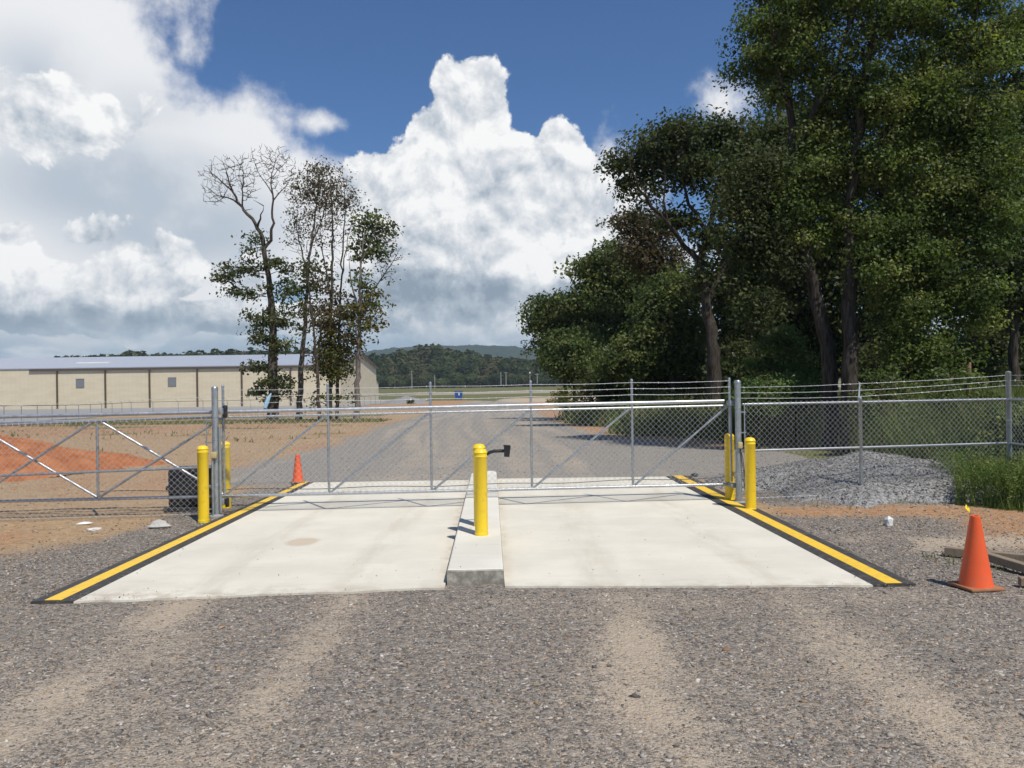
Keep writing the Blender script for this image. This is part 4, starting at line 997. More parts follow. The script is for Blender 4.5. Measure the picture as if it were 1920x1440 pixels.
class Tree:
    def __init__(s, name, label, trunks, y, r0, bark, seed, group=None, cat='tree', base_z=None):
        s.g = np.random.default_rng(seed); s.y = y; s.bark = bark
        first = D(*trunks[0][0], y); gz_ = float(ground_z(first.x, y)) if base_z is None else base_z
        s.e = empty(name, (first.x, y, gz_), label, cat, group)
        s.N = []; s.R = []; s.T = []; s.paths = []; s.lv = []; s.lf = []; s.lc = []
        for k_, tr in enumerate(trunks):
            pts = [D(px, py, y) for px, py in tr]
            if k_ == 0 or tr[0][1] > 640: pts[0].z = gz_ - .2
            fork = k_ > 0 and tr[0][1] < 640
            dy = 0 if not k_ or fork else float(s.g.normal(0, .6)); out = []; grow = float(s.g.normal(0, .5)) if k_ else 0
            if fork:
                A0 = np.array(s.N); j = int(np.argmin((A0[:, 0] - pts[0].x) ** 2 + (A0[:, 2] - pts[0].z) ** 2)); pts[0] = Vector(A0[j]); dy = pts[0].y - y
            for i, p in enumerate(pts):
                dy += (float(s.g.normal(0, .2)) + grow) if i else 0; out.append(Vector((p.x, y + dy, p.z)))
            L = [0.]
            for p, q in zip(out[:-1], out[1:]): L.append(L[-1] + (q - p).length)
            ss = np.linspace(0, L[-1], max(6, int(L[-1] / .45)))
            A = np.array([[np.interp(t, L, [p[i] for p in out]) for i in range(3)] for t in ss])
            A[1:-1, :2] += s.g.normal(0, .03 + .05 * r0, (len(A) - 2, 2))
            if fork: ra = min(s.R[j] * .8, r0 * .6) * (1 - .9 * (ss / L[-1]) ** .9)
            else: ra = r0 * (1 - .9 * (ss / L[-1]) ** .9) * (1 if k_ == 0 else .72); ra[0] *= 1.35
            s.R += list(ra)
            s.paths.append((A, ra, 9)); s.N += list(A); s.T += [1] * len(A)
        s.N = np.array(s.N)
    def lobes(s, lst, pal, clumps=60, leaves=90, size=.12, spread=.38, depth=1.0, leafy=1.0, zbias=.6, twig=.05, shell=.45, droop=0., curl=1.):
        """lst: (px, py, rx_px, ry_px[, share]); clump centres fill the ellipsoids, each joined to the wood"""
        g = s.g; sc = s.y / FPX; w = np.array([l[2] * l[3] * (l[4] if len(l) > 4 else 1) for l in lst], float); w /= w.sum()
        C = []
        for l, f in zip(lst, w):
            c = D(l[0], l[1], s.y); n = max(1, int(round(clumps * f)))
            d = g.normal(size=(n, 3)); d /= np.linalg.norm(d, axis=1)[:, None]; rr = g.random(n) ** shell
            rad = np.array([l[2] * sc, max(l[2], l[3]) * sc * depth * .8, l[3] * sc])
            C.append(np.array(c) + d * rr[:, None] * rad)
        C = np.concatenate(C); C = C[C[:, 2] > float(ground_z(0, s.y)) + .25]
        own = list(s.N); order = np.argsort([np.min(((s.N - c) ** 2).sum(1)) for c in C]); NN = np.array(own)
        for i in order:
            c = C[i]; d = NN - c; cost = (d ** 2).sum(1) ** .5 + 1.1 * np.maximum(0, NN[:, 2] - c[2] + .1)
            p0 = NN[int(np.argmin(cost))]; L = np.linalg.norm(c - p0)
            if L < .15: continue
            m = max(3, min(9, int(L / .5) + 2)); t = np.linspace(0, 1, m)[:, None]
            mid = (p0 + c) / 2 + np.array([0, 0, (.14 if curl == 1 else .03) * L]) + g.normal(0, .09 * L * curl, 3)
            q = (1 - t) ** 2 * p0 + 2 * t * (1 - t) * mid + t * t * c; q[1:-1] += g.normal(0, (.03 * L / m + .01) * curl, (m - 2, 3))
            r_ = min(twig * (.5 + .28 * L), .14); s.paths.append((q, np.linspace(r_, max(.25 * r_, .008), m), 4)); NN = np.concatenate([NN, q[1:]])
        s.N = NN; s.tips = C
        if leaves <= 0: return s
        P_ = np.array(PALS[pal]); n = len(C); cl = P_[g.integers(0, len(P_), n)] * (.65 + .7 * g.random((n, 1)))
        cnt = np.maximum(3, (leaves * leafy * (.45 + 1.1 * g.random(n)))).astype(int); idx = np.repeat(np.arange(n), cnt); M = len(idx)
        sp = spread * (.6 + .8 * g.random(n))[idx][:, None]
        pos = C[idx] + np.clip(g.normal(size=(M, 3)), -1.65, 1.65) * sp * np.array([1, 1, .46]); pos[:, 2] -= droop * g.random(M) ** 2
        dv = pos - C[idx]; dv /= np.linalg.norm(dv, axis=1)[:, None] + 1e-6
        nm = g.normal(size=(M, 3)) * .75 + dv * .8 + np.array([0, -.15, zbias]); nm /= np.linalg.norm(nm, axis=1)[:, None]
        u_ = np.cross(nm, g.normal(size=(M, 3))); u_ /= np.linalg.norm(u_, axis=1)[:, None]; v_ = np.cross(nm, u_)
        sz = (size * (.6 + .8 * g.random(M)))[:, None]
        q = np.stack([pos - u_ * sz * .5, pos + v_ * sz * .30 - u_ * sz * .05 + nm * sz * .06, pos + u_ * sz * .5, pos - v_ * sz * .30 - u_ * sz * .05 + nm * sz * .06], 1)
        col = cl[idx] * (.75 + .5 * g.random((M, 1)))
        s.lv.append(q.reshape(-1, 3)); s.lc.append(np.repeat(col, 4, 0)); return s
    def build(s, leafmat='leaf'):
        V_, F_ = [], []; base = 0
        for A, ra, n in s.paths:
            T = np.gradient(A, axis=0); T /= np.linalg.norm(T, axis=1)[:, None] + 1e-9
            ref = np.array([.3, .9, .1]) if abs(T[0][2]) > .6 else np.array([0, 0, 1.]); U = np.cross(T, ref); U /= np.linalg.norm(U, axis=1)[:, None] + 1e-9; W = np.cross(T, U)
            a = np.linspace(0, 2 * np.pi, n, endpoint=False); R_ = np.asarray(ra)[:, None, None]
            if n > 6: R_ = R_ * (1 + .10 * np.sin(3 * a + A[:, 2:3] * 1.3)[..., None] * 1.0)
            ring = A[:, None] + R_ * (U[:, None] * np.cos(a)[None, :, None] + W[:, None] * np.sin(a)[None, :, None])
            m = len(A); V_.append(ring.reshape(-1, 3)); i, k_ = np.meshgrid(np.arange(m - 1), np.arange(n), indexing='ij'); p = base + (i * n + k_).ravel(); q = base + (i * n + (k_ + 1) % n).ravel()
            F_.append(np.stack([p, q, q + n, p + n], -1)); base += m * n
        raw_mesh('trunk', np.concatenate(V_), np.concatenate(F_), MAT[s.bark], parent=s.e, smooth=True)
        if s.lv:
            lv = np.concatenate(s.lv); raw_mesh('crown', lv, np.arange(len(lv)).reshape(-1, 4), MAT[leafmat], parent=s.e, colors=np.concatenate(s.lc))
        return s.e

GL_, GR_ = 'group of tall thin trees before the warehouse', 'wood to the right of the road'
# --- four half bare trees left of the road
DT = 68
t = Tree('bare_topped_tree', 'tall tree with a bare dead spreading top, leftmost of the group before the warehouse', [[(513, 778), (512, 700), (510, 620), (503, 540), (494, 480), (488, 440), (468, 405), (448, 385), (432, 355), (420, 320)],
    [(494, 470), (505, 452), (511, 420), (512, 370), (508, 325), (520, 295)], [(478, 425), (492, 405), (500, 390)], [(448, 385), (425, 368), (400, 362), (382, 366)], [(436, 360), (410, 335), (395, 322), (378, 326)], [(450, 388), (456, 350), (464, 325), (462, 300)], [(424, 325), (412, 300), (406, 288)], [(512, 370), (494, 335), (485, 310), (478, 290)], [(510, 340), (528, 315), (545, 300)], [(512, 380), (534, 350), (548, 330)]], DT, .50, 'bark', 11, GL_)
t.lobes([(432, 335, 58, 42), (400, 365, 30, 22), (470, 360, 26, 40), (525, 320, 32, 46), (500, 300, 36, 28), (455, 305, 36, 24)], 'brown', 200, 0, twig=.058, shell=.6, curl=.2)
t.lobes([(432, 335, 62, 46), (525, 318, 36, 48), (500, 298, 44, 30), (405, 360, 34, 26)], 'brown', 760, 0, twig=.032, shell=.35, curl=.2)
t.lobes([(430, 515, 34, 20, 1.6), (460, 548, 42, 16), (470, 455, 26, 26, .6), (480, 500, 20, 16), (535, 510, 30, 50, .6), (540, 560, 24, 30, .5)], 'dark', 62, 44, .28, .50)
t.lobes([(486, 610, 26, 26), (480, 645, 28, 20), (500, 600, 34, 34), (524, 650, 24, 28), (490, 690, 34, 20), (500, 735, 30, 26), (525, 720, 26, 34)], 'dark', 74, 50, .28, .50)
t.build()
t = Tree('thin_leafed_tree', 'slender tree with sparse brownish foliage, second from the left in the group', [[(561, 776), (564, 700), (571, 600), (574, 520), (583, 440), (590, 370), (600, 310)], [(574, 520), (560, 450), (550, 390)], [(583, 450), (606, 400), (622, 345)]], DT + 3, .29, 'barkpale', 12, GL_)
t.lobes([(575, 360, 38, 58), (600, 330, 30, 36), (560, 430, 28, 40, .6), (610, 380, 30, 50, .7)], 'brown', 210, 12, .22, .45, twig=.05, shell=.5)
t.lobes([(570, 400, 46, 90), (600, 370, 36, 70)], 'brown', 300, 0, twig=.036, shell=.4, curl=.35)
t.lobes([(560, 560, 30, 60, .6), (555, 620, 26, 40, .4), (590, 520, 24, 50, .5)], 'grove', 50, 26, .32, .55)
t.build()
t = Tree('vine_clad_tree', 'many-stemmed tree with bare upright twigs and yellowing vines low down, third in the group', [[(618, 774), (617, 700), (620, 620), (622, 540), (624, 460), (622, 380), (615, 310)], [(633, 774), (632, 680), (634, 580), (640, 470), (644, 380), (640, 310)], [(608, 774), (604, 690), (600, 600), (596, 530), (602, 470)], [(624, 560), (600, 470), (590, 410)], [(634, 520), (652, 430), (664, 380)]], DT - 1, .23, 'bark', 13, GL_)
t.lobes([(625, 350, 34, 55), (650, 385, 26, 46), (610, 420, 40, 60, .7), (660, 370, 16, 24)], 'brown', 230, 6, .22, .45, twig=.05, shell=.5)
t.lobes([(625, 400, 40, 100), (650, 400, 30, 60)], 'brown', 320, 0, twig=.036, shell=.4, curl=.35)
t.lobes([(615, 590, 40, 60, .7), (600, 520, 26, 40, .4), (650, 600, 26, 60, .5)], 'brown', 90, 24, .28, .55)
t.lobes([(612, 660, 32, 30), (604, 690, 28, 24), (640, 690, 28, 22), (625, 640, 26, 30), (640, 660, 30, 20), (600, 740, 20, 26, .4), (640, 745, 20, 18, .4), (622, 610, 22, 30)], 'yellow', 100, 38, .25, .5, droop=.8)
t.build()
t = Tree('open_crowned_tree', 'leafy tree with a forked open crown, rightmost of the group before the warehouse gable', [[(668, 776), (670, 700), (674, 630), (676, 580), (680, 520), (686, 450), (690, 400)], [(675, 600), (692, 560), (712, 520), (735, 480), (748, 455)], [(674, 590), (664, 540), (660, 480)], [(683, 500), (706, 450), (716, 410)]], DT - 2, .27, 'barkpale', 14, GL_)
t.lobes([(692, 420, 36, 30), (690, 470, 34, 36), (720, 445, 26, 34, .6), (672, 520, 22, 34, .6)], 'grove', 85, 24, .30, .42)
t.lobes([(735, 460, 24, 44), (725, 500, 24, 40), (715, 420, 24, 24)], 'brown', 100, 2, .22, .4, twig=.045)
t.lobes([(665, 590, 26, 40, .5), (700, 570, 26, 50, .5), (668, 640, 18, 18)], 'yellow', 46, 32, .3, .5)
t.build()

# --- the wood on the right
YA = 22.5
t = Tree('tall_oak', 'huge near oak with a leaning trunk and feathery crown reaching the top of the picture', [[(1562, 800), (1558, 715), (1545, 610), (1528, 545), (1503, 435), (1492, 320), (1485, 228), (1478, 120), (1470, 20), (1460, -120)], [(1490, 300), (1530, 180), (1570, 60), (1590, -60)], [(1484, 210), (1440, 120), (1410, 40)]], YA + 1, .27, 'barkdark', 31, GR_)
t.lobes([(1450, 60, 56, 90), (1425, 130, 40, 56), (1440, 175, 36, 22), (1510, 40, 76, 100), (1460, -60, 70, 70), (1540, -60, 90, 80), (1402, 30, 26, 60, .6)], 'oak', 150, 240, .10, .30, shell=.5, droop=.25)
t.lobes([(1550, 150, 70, 70), (1560, 240, 70, 60), (1520, 330, 56, 60), (1580, 320, 60, 60), (1480, 370, 60, 60), (1540, 420, 60, 50)], 'oak', 125, 250, .10, .31, droop=.2)
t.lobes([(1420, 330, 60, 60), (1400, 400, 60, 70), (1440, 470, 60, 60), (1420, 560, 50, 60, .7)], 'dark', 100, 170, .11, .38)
t.build()
t = Tree('tall_oak', 'thick straight oak with the widest crown, filling the upper right of the picture', [[(1602, 800), (1600, 715), (1600, 600), (1603, 480), (1608, 360), (1618, 230), (1630, 100), (1640, -40), (1650, -160)], [(1610, 340), (1680, 230), (1740, 130), (1790, 30)], [(1605, 420), (1700, 370), (1790, 330)], [(1616, 250), (1570, 150), (1555, 60)]], YA, .27, 'barkdark', 32, GR_)
t.lobes([(1690, 40, 100, 100), (1780, 60, 90, 110), (1850, 120, 70, 120), (1620, 20, 60, 80), (1700, -90, 140, 80), (1840, -60, 90, 90)], 'oak', 185, 240, .10, .31, droop=.2)
t.lobes([(1740, 220, 100, 80), (1830, 280, 80, 90), (1650, 180, 60, 70), (1680, 300, 70, 50), (1780, 380, 90, 70), (1850, 420, 60, 70), (1700, 400, 80, 50)], 'oak', 195, 240, .10, .32, droop=.2)
t.lobes([(1660, 500, 70, 50), (1740, 480, 80, 50), (1800, 540, 60, 50), (1700, 570, 70, 50), (1830, 600, 30, 30, .7), (1640, 440, 50, 40), (1760, 640, 60, 40, .8), (1700, 650, 60, 40, .6)], 'oak', 130, 230, .10, .31, droop=.3)
t.build()
t = Tree('spreading_oak', 'dark spreading oak with crooked bare lower limbs against the blue sky', [[(1342, 790), (1340, 710), (1334, 620), (1322, 540), (1312, 490), (1326, 430), (1345, 360), (1360, 290)], [(1314, 495), (1280, 460), (1250, 430), (1215, 395), (1185, 365), (1168, 330), (1160, 300)], [(1322, 440), (1290, 390), (1270, 330), (1262, 270)], [(1250, 430), (1236, 380), (1240, 330)], [(1330, 560), (1380, 450), (1420, 370), (1440, 300)]], 37, .42, 'barkdark', 33, GR_)
t.lobes([(1270, 262, 78, 38), (1230, 300, 54, 44), (1330, 250, 80, 34), (1166, 300, 28, 26, .9), (1180, 350, 24, 28, .7), (1222, 372, 26, 22, .7), (1310, 320, 70, 50), (1400, 270, 80, 54), (1450, 320, 60, 80), (1390, 360, 60, 60, .8)], 'dark', 200, 180, .18, .52, shell=.4)
t.lobes([(1280, 410, 40, 26, .5), (1340, 440, 40, 30, .5), (1320, 520, 30, 30, .35)], 'dark', 40, 80, .2, .4)
t.build()
GRV = [
 ('pale_crowned_tree', 'thin grey-green tree crown showing just left of and below the spreading oak limb', [[(1232, 770), (1226, 640), (1215, 540), (1205, 450), (1195, 400)]], 52, .24, [(1180, 415, 42, 24), (1225, 430, 50, 36), (1195, 470, 50, 40), (1240, 500, 60, 40)], 'brown', 190, 56, .22, .5, 'barkpale'),
 ('bushy_tree', 'bushy round-topped green tree in the middle of the grove left of the oak', [[(1150, 770), (1146, 660), (1140, 560), (1130, 490)]], 58, .24, [(1100, 505, 34, 24), (1140, 480, 40, 34), (1170, 520, 60, 40), (1120, 560, 56, 44), (1160, 610, 70, 50), (1200, 560, 60, 60)], 'grove', 380, 95, .25, .6, 'bark'),
 ('bushy_tree', 'low leafy tree at the left end of the grove, leaning over the road', [[(1062, 775), (1058, 690), (1045, 620), (1036, 580)]], 62, .20, [(1030, 575, 34, 26), (1012, 605, 24, 24), (1060, 590, 44, 40), (1040, 650, 34, 36), (1090, 620, 40, 46)], 'grove', 230, 95, .25, .6, 'bark'),
 ('bushy_tree', 'yellow-green lower tree whose branches hang close to the ground at the grove corner', [[(1075, 780), (1076, 720), (1080, 670)]], 54, .18, [(1050, 680, 34, 26), (1090, 690, 50, 36), (1070, 650, 44, 30), (1120, 700, 50, 30)], 'grove', 210, 90, .22, .55, 'bark'),
 ('bushy_tree', 'dark tree filling the grove between the round-topped tree and the oak trunk', [[(1260, 780), (1256, 690), (1250, 600)]], 47, .24, [(1250, 580, 60, 60), (1220, 650, 60, 50), (1290, 640, 60, 60), (1180, 680, 60, 40), (1280, 540, 40, 50)], 'grove', 340, 95, .21, .55, 'bark'),
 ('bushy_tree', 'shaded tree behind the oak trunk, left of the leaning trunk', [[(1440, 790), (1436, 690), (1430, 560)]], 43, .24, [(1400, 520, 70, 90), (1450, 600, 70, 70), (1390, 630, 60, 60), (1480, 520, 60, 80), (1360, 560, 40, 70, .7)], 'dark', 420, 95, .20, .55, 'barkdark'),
 ('understory_sapling', 'pale green young tree in front of the dark wood, left of the leaning trunk', [[(1478, 790), (1474, 720), (1470, 660)]], 27, .07, [(1460, 650, 40, 40), (1480, 690, 44, 34), (1425, 690, 30, 26, .5)], 'light', 90, 70, .105, .24, 'bark'),
 ('pine_tree', 'needle-leaved pine at the right edge of the picture behind the corner post', [[(1905, 800), (1902, 640), (1898, 500), (1896, 360), (1905, 180), (1900, 40)]], 30, .22, [(1900, 440, 40, 40), (1885, 500, 36, 34), (1915, 560, 40, 40), (1905, 330, 40, 50), (1910, 200, 36, 60), (1900, 90, 40, 60)], 'pine', 170, 120, .16, .28, 'barkdark'),
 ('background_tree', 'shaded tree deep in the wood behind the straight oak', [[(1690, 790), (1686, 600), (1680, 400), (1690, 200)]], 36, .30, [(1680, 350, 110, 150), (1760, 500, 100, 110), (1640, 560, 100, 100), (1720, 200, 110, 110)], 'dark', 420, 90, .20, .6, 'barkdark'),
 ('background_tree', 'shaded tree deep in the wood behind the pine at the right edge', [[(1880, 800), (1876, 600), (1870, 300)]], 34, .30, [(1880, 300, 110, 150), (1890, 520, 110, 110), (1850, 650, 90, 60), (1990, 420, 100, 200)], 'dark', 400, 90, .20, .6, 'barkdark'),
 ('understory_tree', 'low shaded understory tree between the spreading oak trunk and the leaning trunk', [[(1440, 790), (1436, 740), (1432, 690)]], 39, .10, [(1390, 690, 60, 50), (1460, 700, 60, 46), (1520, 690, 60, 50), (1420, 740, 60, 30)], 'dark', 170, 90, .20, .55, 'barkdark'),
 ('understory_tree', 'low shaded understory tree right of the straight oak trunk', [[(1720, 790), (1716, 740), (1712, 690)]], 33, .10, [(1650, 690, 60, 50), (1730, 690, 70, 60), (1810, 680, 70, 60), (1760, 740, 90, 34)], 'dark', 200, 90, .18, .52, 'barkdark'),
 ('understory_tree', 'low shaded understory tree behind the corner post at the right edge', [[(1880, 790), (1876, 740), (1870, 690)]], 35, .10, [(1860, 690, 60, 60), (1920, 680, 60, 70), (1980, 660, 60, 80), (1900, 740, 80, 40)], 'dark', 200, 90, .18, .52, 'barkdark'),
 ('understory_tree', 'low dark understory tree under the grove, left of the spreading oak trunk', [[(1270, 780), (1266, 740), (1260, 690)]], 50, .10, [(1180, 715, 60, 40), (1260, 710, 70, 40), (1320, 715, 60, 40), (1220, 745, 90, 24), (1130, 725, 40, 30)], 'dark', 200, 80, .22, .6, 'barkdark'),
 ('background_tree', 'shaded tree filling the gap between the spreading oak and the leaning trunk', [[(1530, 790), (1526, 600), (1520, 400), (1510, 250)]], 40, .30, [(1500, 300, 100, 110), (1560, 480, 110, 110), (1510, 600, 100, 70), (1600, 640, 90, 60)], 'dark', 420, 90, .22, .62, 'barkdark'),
]
for i, (nm, lb, tr, yy, r0, lob, pal, nc, nl, sz, spd, bk) in enumerate(GRV):
    Tree(nm, lb, tr, yy, r0, bk, 50 + i, GR_).lobes(lob, pal, nc, nl, sz, spd, zbias=.5 if nm != 'pine_tree' else .1).build()
# ------------------------------------------------------------------ shrubs, weeds and grass
def shrub(px, py, y, w, h, pal, label, seed, n=70, nl=60, size=.09):
    t = Tree('shrub', label, [[(px, py), (px + 3, py - h)]], y, .03, 'bark', seed, 'shrubs at the foot of the wood', 'shrub')
    t.lobes([(px, py - h * .5, w, h * .5), (px - w * .5, py - h * .35, w * .6, h * .35), (px + w * .5, py - h * .4, w * .6, h * .4)], pal, n, nl, size, .22); t.build()
shrub(1420, 775, 24, 46, 78, 'light', 'feathery light green shrub behind the right gate post', 71)
shrub(1490, 770, 25, 46, 70, 'light', 'pale green shrub left of the leaning oak trunk, behind the fence', 72)
shrub(1655, 800, 21, 50, 105, 'grove', 'mid green shrub behind the fence to the right of its line post', 73)
shrub(1790, 810, 18, 60, 120, 'grove', 'leafy shrub behind the fence left of the corner post', 74)
shrub(1890, 880, 16, 60, 150, 'oak', 'dark green shrub behind the corner post at the right edge', 75)
shrub(1250, 765, 44, 90, 40, 'grove', 'low shrub row end under the grove left of the oak trunk', 76, 90)
shrub(1110, 765, 50, 80, 44, 'yellow', 'yellowish shrub at the left foot of the grove', 77, 70, 50, .14)
shrub(770, 758, 150, 6, 8, 'dark', 'small dark bush far away by the yard fence end', 78, 12, 30, .22)

def blades(n, regions, h0, h1, w, pal, seed, cond=None):
    g = np.random.default_rng(seed); P_ = []
    for (x0, x1, y0, y1, share) in regions:
        m = int(n * share); P_.append(np.stack([g.uniform(x0, x1, m), y0 + (y1 - y0) * g.random(m) ** 1.35], -1))
    P_ = np.concatenate(P_)
    if cond is not None: P_ = P_[cond(P_[:, 0], P_[:, 1], g)]
    n = len(P_); z = ground_at(P_[:, 0], P_[:, 1]); cl = fbm2(P_[:, 0] * .9, P_[:, 1] * .9, 3, 77)
    h = (h0 + (h1 - h0) * g.random(n) ** 1.3) * (.5 + 1.0 * cl); a = g.random(n) * 6.283; ln = (.15 + .5 * g.random(n)) * h; bx, by = np.cos(a), np.sin(a)
    ww = w * (.6 + .8 * g.random(n)); th = g.random(n) * 6.283; sx, sy = np.cos(th) * ww, np.sin(th) * ww
    B0 = np.stack([P_[:, 0], P_[:, 1], z - .02], -1); S = np.stack([sx, sy, 0 * sx], -1)
    M_ = B0 + np.stack([bx * ln * .35, by * ln * .35, h * .6], -1); T_ = B0 + np.stack([bx * ln, by * ln, h], -1)
    V_ = np.stack([B0 - S, B0 + S, M_ + S * .8, M_ - S * .8, T_ + S * .1, T_ - S * .1], 1).reshape(-1, 3)
    f = np.array([[0, 1, 2, 3], [3, 2, 4, 5]]); F_ = (f[None] + 6 * np.arange(n)[:, None, None]).reshape(-1, 4)
    pal = np.array(pal); c = pal[g.integers(0, len(pal), n)] * (.7 + .6 * g.random((n, 1))); return V_, F_, np.repeat(c, 6, 0)
def leaf_scatter(n, x0, x1, y0, y1, hmax, size, pal, seed, cond):
    g = np.random.default_rng(seed); x = g.uniform(x0, x1, n); y = y0 + (y1 - y0) * g.random(n) ** 1.3; k_ = cond(x, y, g); x, y = x[k_], y[k_]; n = len(x)
    top = hmax * (.25 + 1.1 * fbm2(x * 1.6, y * 1.6, 4, 61)); z = ground_at(x, y) + top * g.random(n) ** .6
    pos = np.stack([x, y, z], -1); nm = g.normal(size=(n, 3)) + np.array([0, -.2, .7]); nm /= np.linalg.norm(nm, axis=1)[:, None]
    u_ = np.cross(nm, g.normal(size=(n, 3))); u_ /= np.linalg.norm(u_, axis=1)[:, None]; v_ = np.cross(nm, u_); sz = (size * (.5 + g.random(n)))[:, None]
    q = np.stack([pos - u_ * sz * .5, pos + v_ * sz * .22, pos + u_ * sz * .5, pos - v_ * sz * .22], 1).reshape(-1, 3); pal = np.array(pal)
    cl = (fbm2(x * 1.2, y * 1.2, 2, 71) * 1.6 * len(pal)).astype(int).clip(0, len(pal) - 1)
    return q, np.arange(4 * n).reshape(-1, 4), np.repeat(pal[cl] * (.7 + .6 * g.random((n, 1))), 4, 0)
def merge(*parts):
    v, f, c = [], [], []; o = 0
    for a, b_, d in parts: v.append(a); f.append(b_ + o); c.append(d); o += len(a)
    return np.concatenate(v), np.concatenate(f), np.concatenate(c)
GREEN = [(.095, .155, .032), (.13, .185, .045), (.17, .205, .06), (.075, .12, .028)]
OLIVE = [(.15, .185, .055), (.20, .21, .07), (.24, .22, .09), (.12, .155, .045)]
edge = lambda x, y, g: x > np.interp(y, [12.2, 13.2, 15, 18], [8.2, 7.2, 8.0, 9.6]) + (fbm2(x * 2, y * 2, 3, 6) - .5) * 1.2
near_weeds = blades(9000, [(6.6, 13, 12.4, 17.5, 1)], .10, .85, .006, GREEN, 1, edge)
leafy = leaf_scatter(100000, 6.6, 13, 12.3, 17.5, .80, .045, GREEN, 9, edge)
cb_ = lambda x, y, g: x > np.interp(y, [22, 24, 27, 31, 34], [10.5, 9.5, 8.2, 6.0, 4.6]) + (fbm2(x, y, 3, 8) - .5) * 2.5
leafy2 = leaf_scatter(60000, 4, 20, 22.5, 34, 1.5, .09, OLIVE, 10, cb_); leafy3 = leaf_scatter(42000, 7.4, 18, 16.3, 22, 1.35, .06, OLIVE + GREEN, 11, lambda x, y, g: x > np.interp(y, [16.3, 18, 21, 23], [9.0, 8.4, 9.0, 9.6]) + (fbm2(x * .8, y * .8, 3, 12) - .5) * 2.4)
leafy4 = leaf_scatter(30000, 3.5, 26, 33, 60, 1.3, .16, OLIVE + GREEN, 12, lambda x, y, g: x > np.interp(y, [33, 45, 60], [4.2, 4.0, 3.6]) + (fbm2(x * .5, y * .5, 3, 18) - .5) * 4)
low_grass = blades(9000, [(7.4, 11, 10.6, 12.8, 1)], .05, .20, .007, GREEN, 2, lambda x, y, g: (x > 7.8 + (fbm2(x * 2, y * 2, 3, 9) - .5) * 1.4) & (fbm2(x * 1.5, y * 1.5, 3, 19) > .42))
tufts = blades(2600, [(4.7, 6.4, 7.2, 9.4, .5), (4.6, 7.2, 12.9, 13.9, .5)], .02, .10, .005, GREEN, 3, lambda x, y, g: fbm2(x * 2.2, y * 2.2, 3, 29) > .56)
behind = blades(36000, [(4, 20, 22.5, 34, 1)], .35, 1.5, .016, OLIVE, 4, lambda x, y, g: x > np.interp(y, [22, 24, 27, 31, 34], [10.5, 9.5, 8.2, 6.0, 4.6]) + (fbm2(x, y, 3, 8) - .5) * 2.5)
cb2 = lambda x, y, g: x > np.interp(y, [16.3, 18, 21, 23], [9.0, 8.4, 9.0, 9.6]) + (fbm2(x * .8, y * .8, 3, 12) - .5) * 2.4
behind2 = blades(24000, [(7.4, 18, 16.3, 22, 1)], .4, 1.7, .011, OLIVE + GREEN[:2], 5, cb2)
verge = blades(24000, [(2.5, 24, 31, 60, 1)], .3, 1.1, .03, OLIVE + GREEN, 6, lambda x, y, g: x > np.interp(y, [33, 45, 60], [4.2, 4.0, 3.6]) + (fbm2(x * .5, y * .5, 3, 18) - .5) * 4)
left_g = blades(16000, [(-48, -6, 57, 74, .8), (-34, -7, 22, 50, .2)], .05, .26, .03, OLIVE + [(.26, .22, .10)], 7, lambda x, y, g: (fbm2(x * .35, y * .35, 3, 3) > np.where(y > 56, .47, .60)) & (poly_dist_edge(x, y, ROAD_L) < -1.0))
V_, F_, C_ = merge(near_weeds, low_grass, tufts, behind, behind2, verge, left_g, leafy, leafy2, leafy3, leafy4)
tag(raw_mesh('tall_grass', V_, F_, MAT['grass'], colors=C_), 'tall weeds and grass along the fence, the grove and the left dirt', 'grass', kind='stuff')

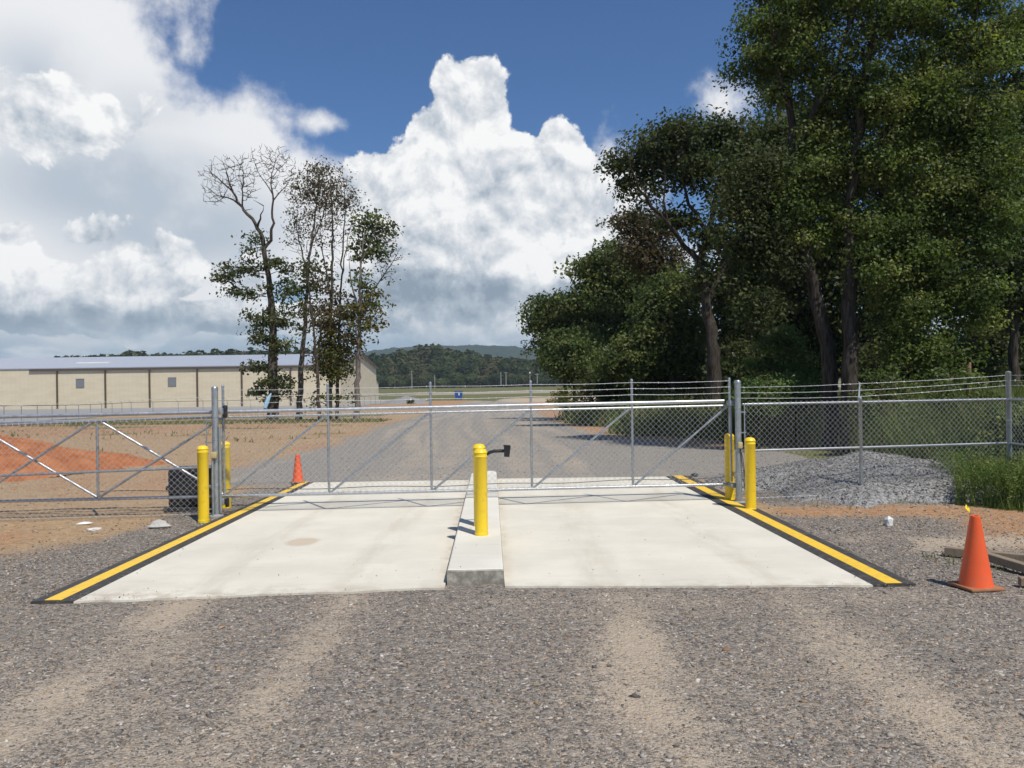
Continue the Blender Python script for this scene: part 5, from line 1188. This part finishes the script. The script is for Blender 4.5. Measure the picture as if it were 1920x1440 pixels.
# ------------------------------------------------------------------ far wood and hill
def far_wood():
    g = np.random.default_rng(99); Vs, Cs = [], []
    spots = []
    for px in np.arange(650, 1120, 5.0): spots += [(px + g.uniform(-4, 4), 640 + g.uniform(-15, 25), 656 + 10 * math.sin(px * .021) + g.uniform(-5, 8) + 7 * (px > 840))]
    for px in np.arange(660, 1120, 4.5): spots += [(px + g.uniform(-4, 4), 600 + g.uniform(-12, 12), 684 + g.uniform(-14, 14))]
    for px in np.arange(650, 1120, 4.0): spots += [(px + g.uniform(-3, 3), 575 + g.uniform(-8, 8), 705 + g.uniform(-6, 8))]
    for px in np.arange(-60, 660, 5.0):
        top = np.interp(px, [-60, 40, 120, 170, 260, 290, 380, 470, 660], [682, 680, 668, 666, 656, 664, 658, 655, 656]) + g.uniform(-2, 5); spots += [(px + g.uniform(-3, 3), 520 + g.uniform(-20, 20), top)]
    pal = np.array([(.028, .042, .017), (.039, .053, .020), (.050, .061, .025), (.058, .058, .027), (.024, .035, .016)])
    for px, y, ptop in spots:
        top = D(px, ptop, y); gz_ = float(ground_z(0, y)); h = max(3, top.z - gz_); w = g.uniform(.30, .5) * min(h, 18) ** .9 + 2
        m = 230; d = g.normal(size=(m, 3)); d /= np.linalg.norm(d, axis=1)[:, None]; d[:, 1] = -np.abs(d[:, 1]) * .8 - .1 * (d[:, 1] > 0)
        rr = .72 + .35 * fbm2(d[:, 0] * 3 + px, d[:, 2] * 3 + y, 2, 3); c = np.array([top.x, y, gz_ + h * .52])
        pos = c + d * rr[:, None] * np.array([w, w, h * .5]); nm = d + g.normal(0, .33, (m, 3)); nm /= np.linalg.norm(nm, axis=1)[:, None]
        u_ = np.cross(nm, g.normal(size=(m, 3))); u_ /= np.linalg.norm(u_, axis=1)[:, None]; v_ = np.cross(nm, u_); s_ = (g.uniform(.7, 1.7, (m, 1)) * (.6 + h * .03))
        Vs.append(np.stack([pos - u_ * s_, pos + v_ * s_ * .7, pos + u_ * s_, pos - v_ * s_ * .7], 1).reshape(-1, 3))
        cc = pal[g.integers(0, 5)] * g.uniform(.8, 1.2) * (.75 + .5 * g.random((m, 1))); Cs.append(np.repeat(cc, 4, 0))
    V_ = np.concatenate(Vs); tag(raw_mesh('far_wood', V_, np.arange(len(V_)).reshape(-1, 4), MAT['forest'], colors=np.concatenate(Cs)), 'dark far wood behind the field and the warehouse', 'wood', kind='stuff')
far_wood()
hx = np.linspace(-2200, 1500, 420); hy = np.linspace(2300, 3600, 130); HX, HY = np.meshgrid(hx, hy)
prof = np.interp(HX, [D(p, 700, 3000).x for p in (300, 480, 600, 690, 750, 830, 920, 960, 1010, 1060, 1200)], [.55, .62, .78, .90, .965, 1.02, 1.02, .98, .93, .95, .7]) * 139
HZ = prof * sstep(HY, 2300, 3000) * (1 - .6 * sstep(HY, 3050, 3600)) + (fbm2(HX / 90, HY / 90, 4, 41) - .5) * 26 * sstep(HY, 2400, 2800) + (fbm2(HX / 16, HY / 16, 2, 44) - .5) * 11
nn = len(hx); I_, J_ = np.meshgrid(np.arange(nn - 1), np.arange(len(hy) - 1)); a_ = (J_ * nn + I_).ravel()
cn = fbm2(HX / 30, HY / 30, 3, 51)[..., None]; HC = np.array((.012, .022, .012)) * (1 - cn) + np.array((.030, .042, .020)) * cn
tag(raw_mesh('wooded_hill', np.stack([HX, HY, HZ], -1).reshape(-1, 3), np.stack([a_, a_ + 1, a_ + nn + 1, a_ + nn], -1), MAT['forest'], colors=HC.reshape(-1, 3), smooth=False), kind='structure')

# ------------------------------------------------------------------ air
hz = MB(); hz.box((0, 1800, 84), (7000, 4600, 182)); m = bpy.data.materials.new('haze'); m.use_nodes = True; t_ = m.node_tree; t_.nodes.clear(); k = NT(t_)
pv = k.n('ShaderNodeVolumePrincipled'); pv.inputs['Color'].default_value = c4(.72, .87, 1.0); pv.inputs['Density'].default_value = .00013; pv.inputs['Anisotropy'].default_value = .2
o_ = k.n('ShaderNodeOutputMaterial'); k.l.new(pv.outputs[0], o_.inputs['Volume']); tag(hz.build('haze', m), 'thin blue summer haze filling the air over the whole site', 'haze', kind='stuff')
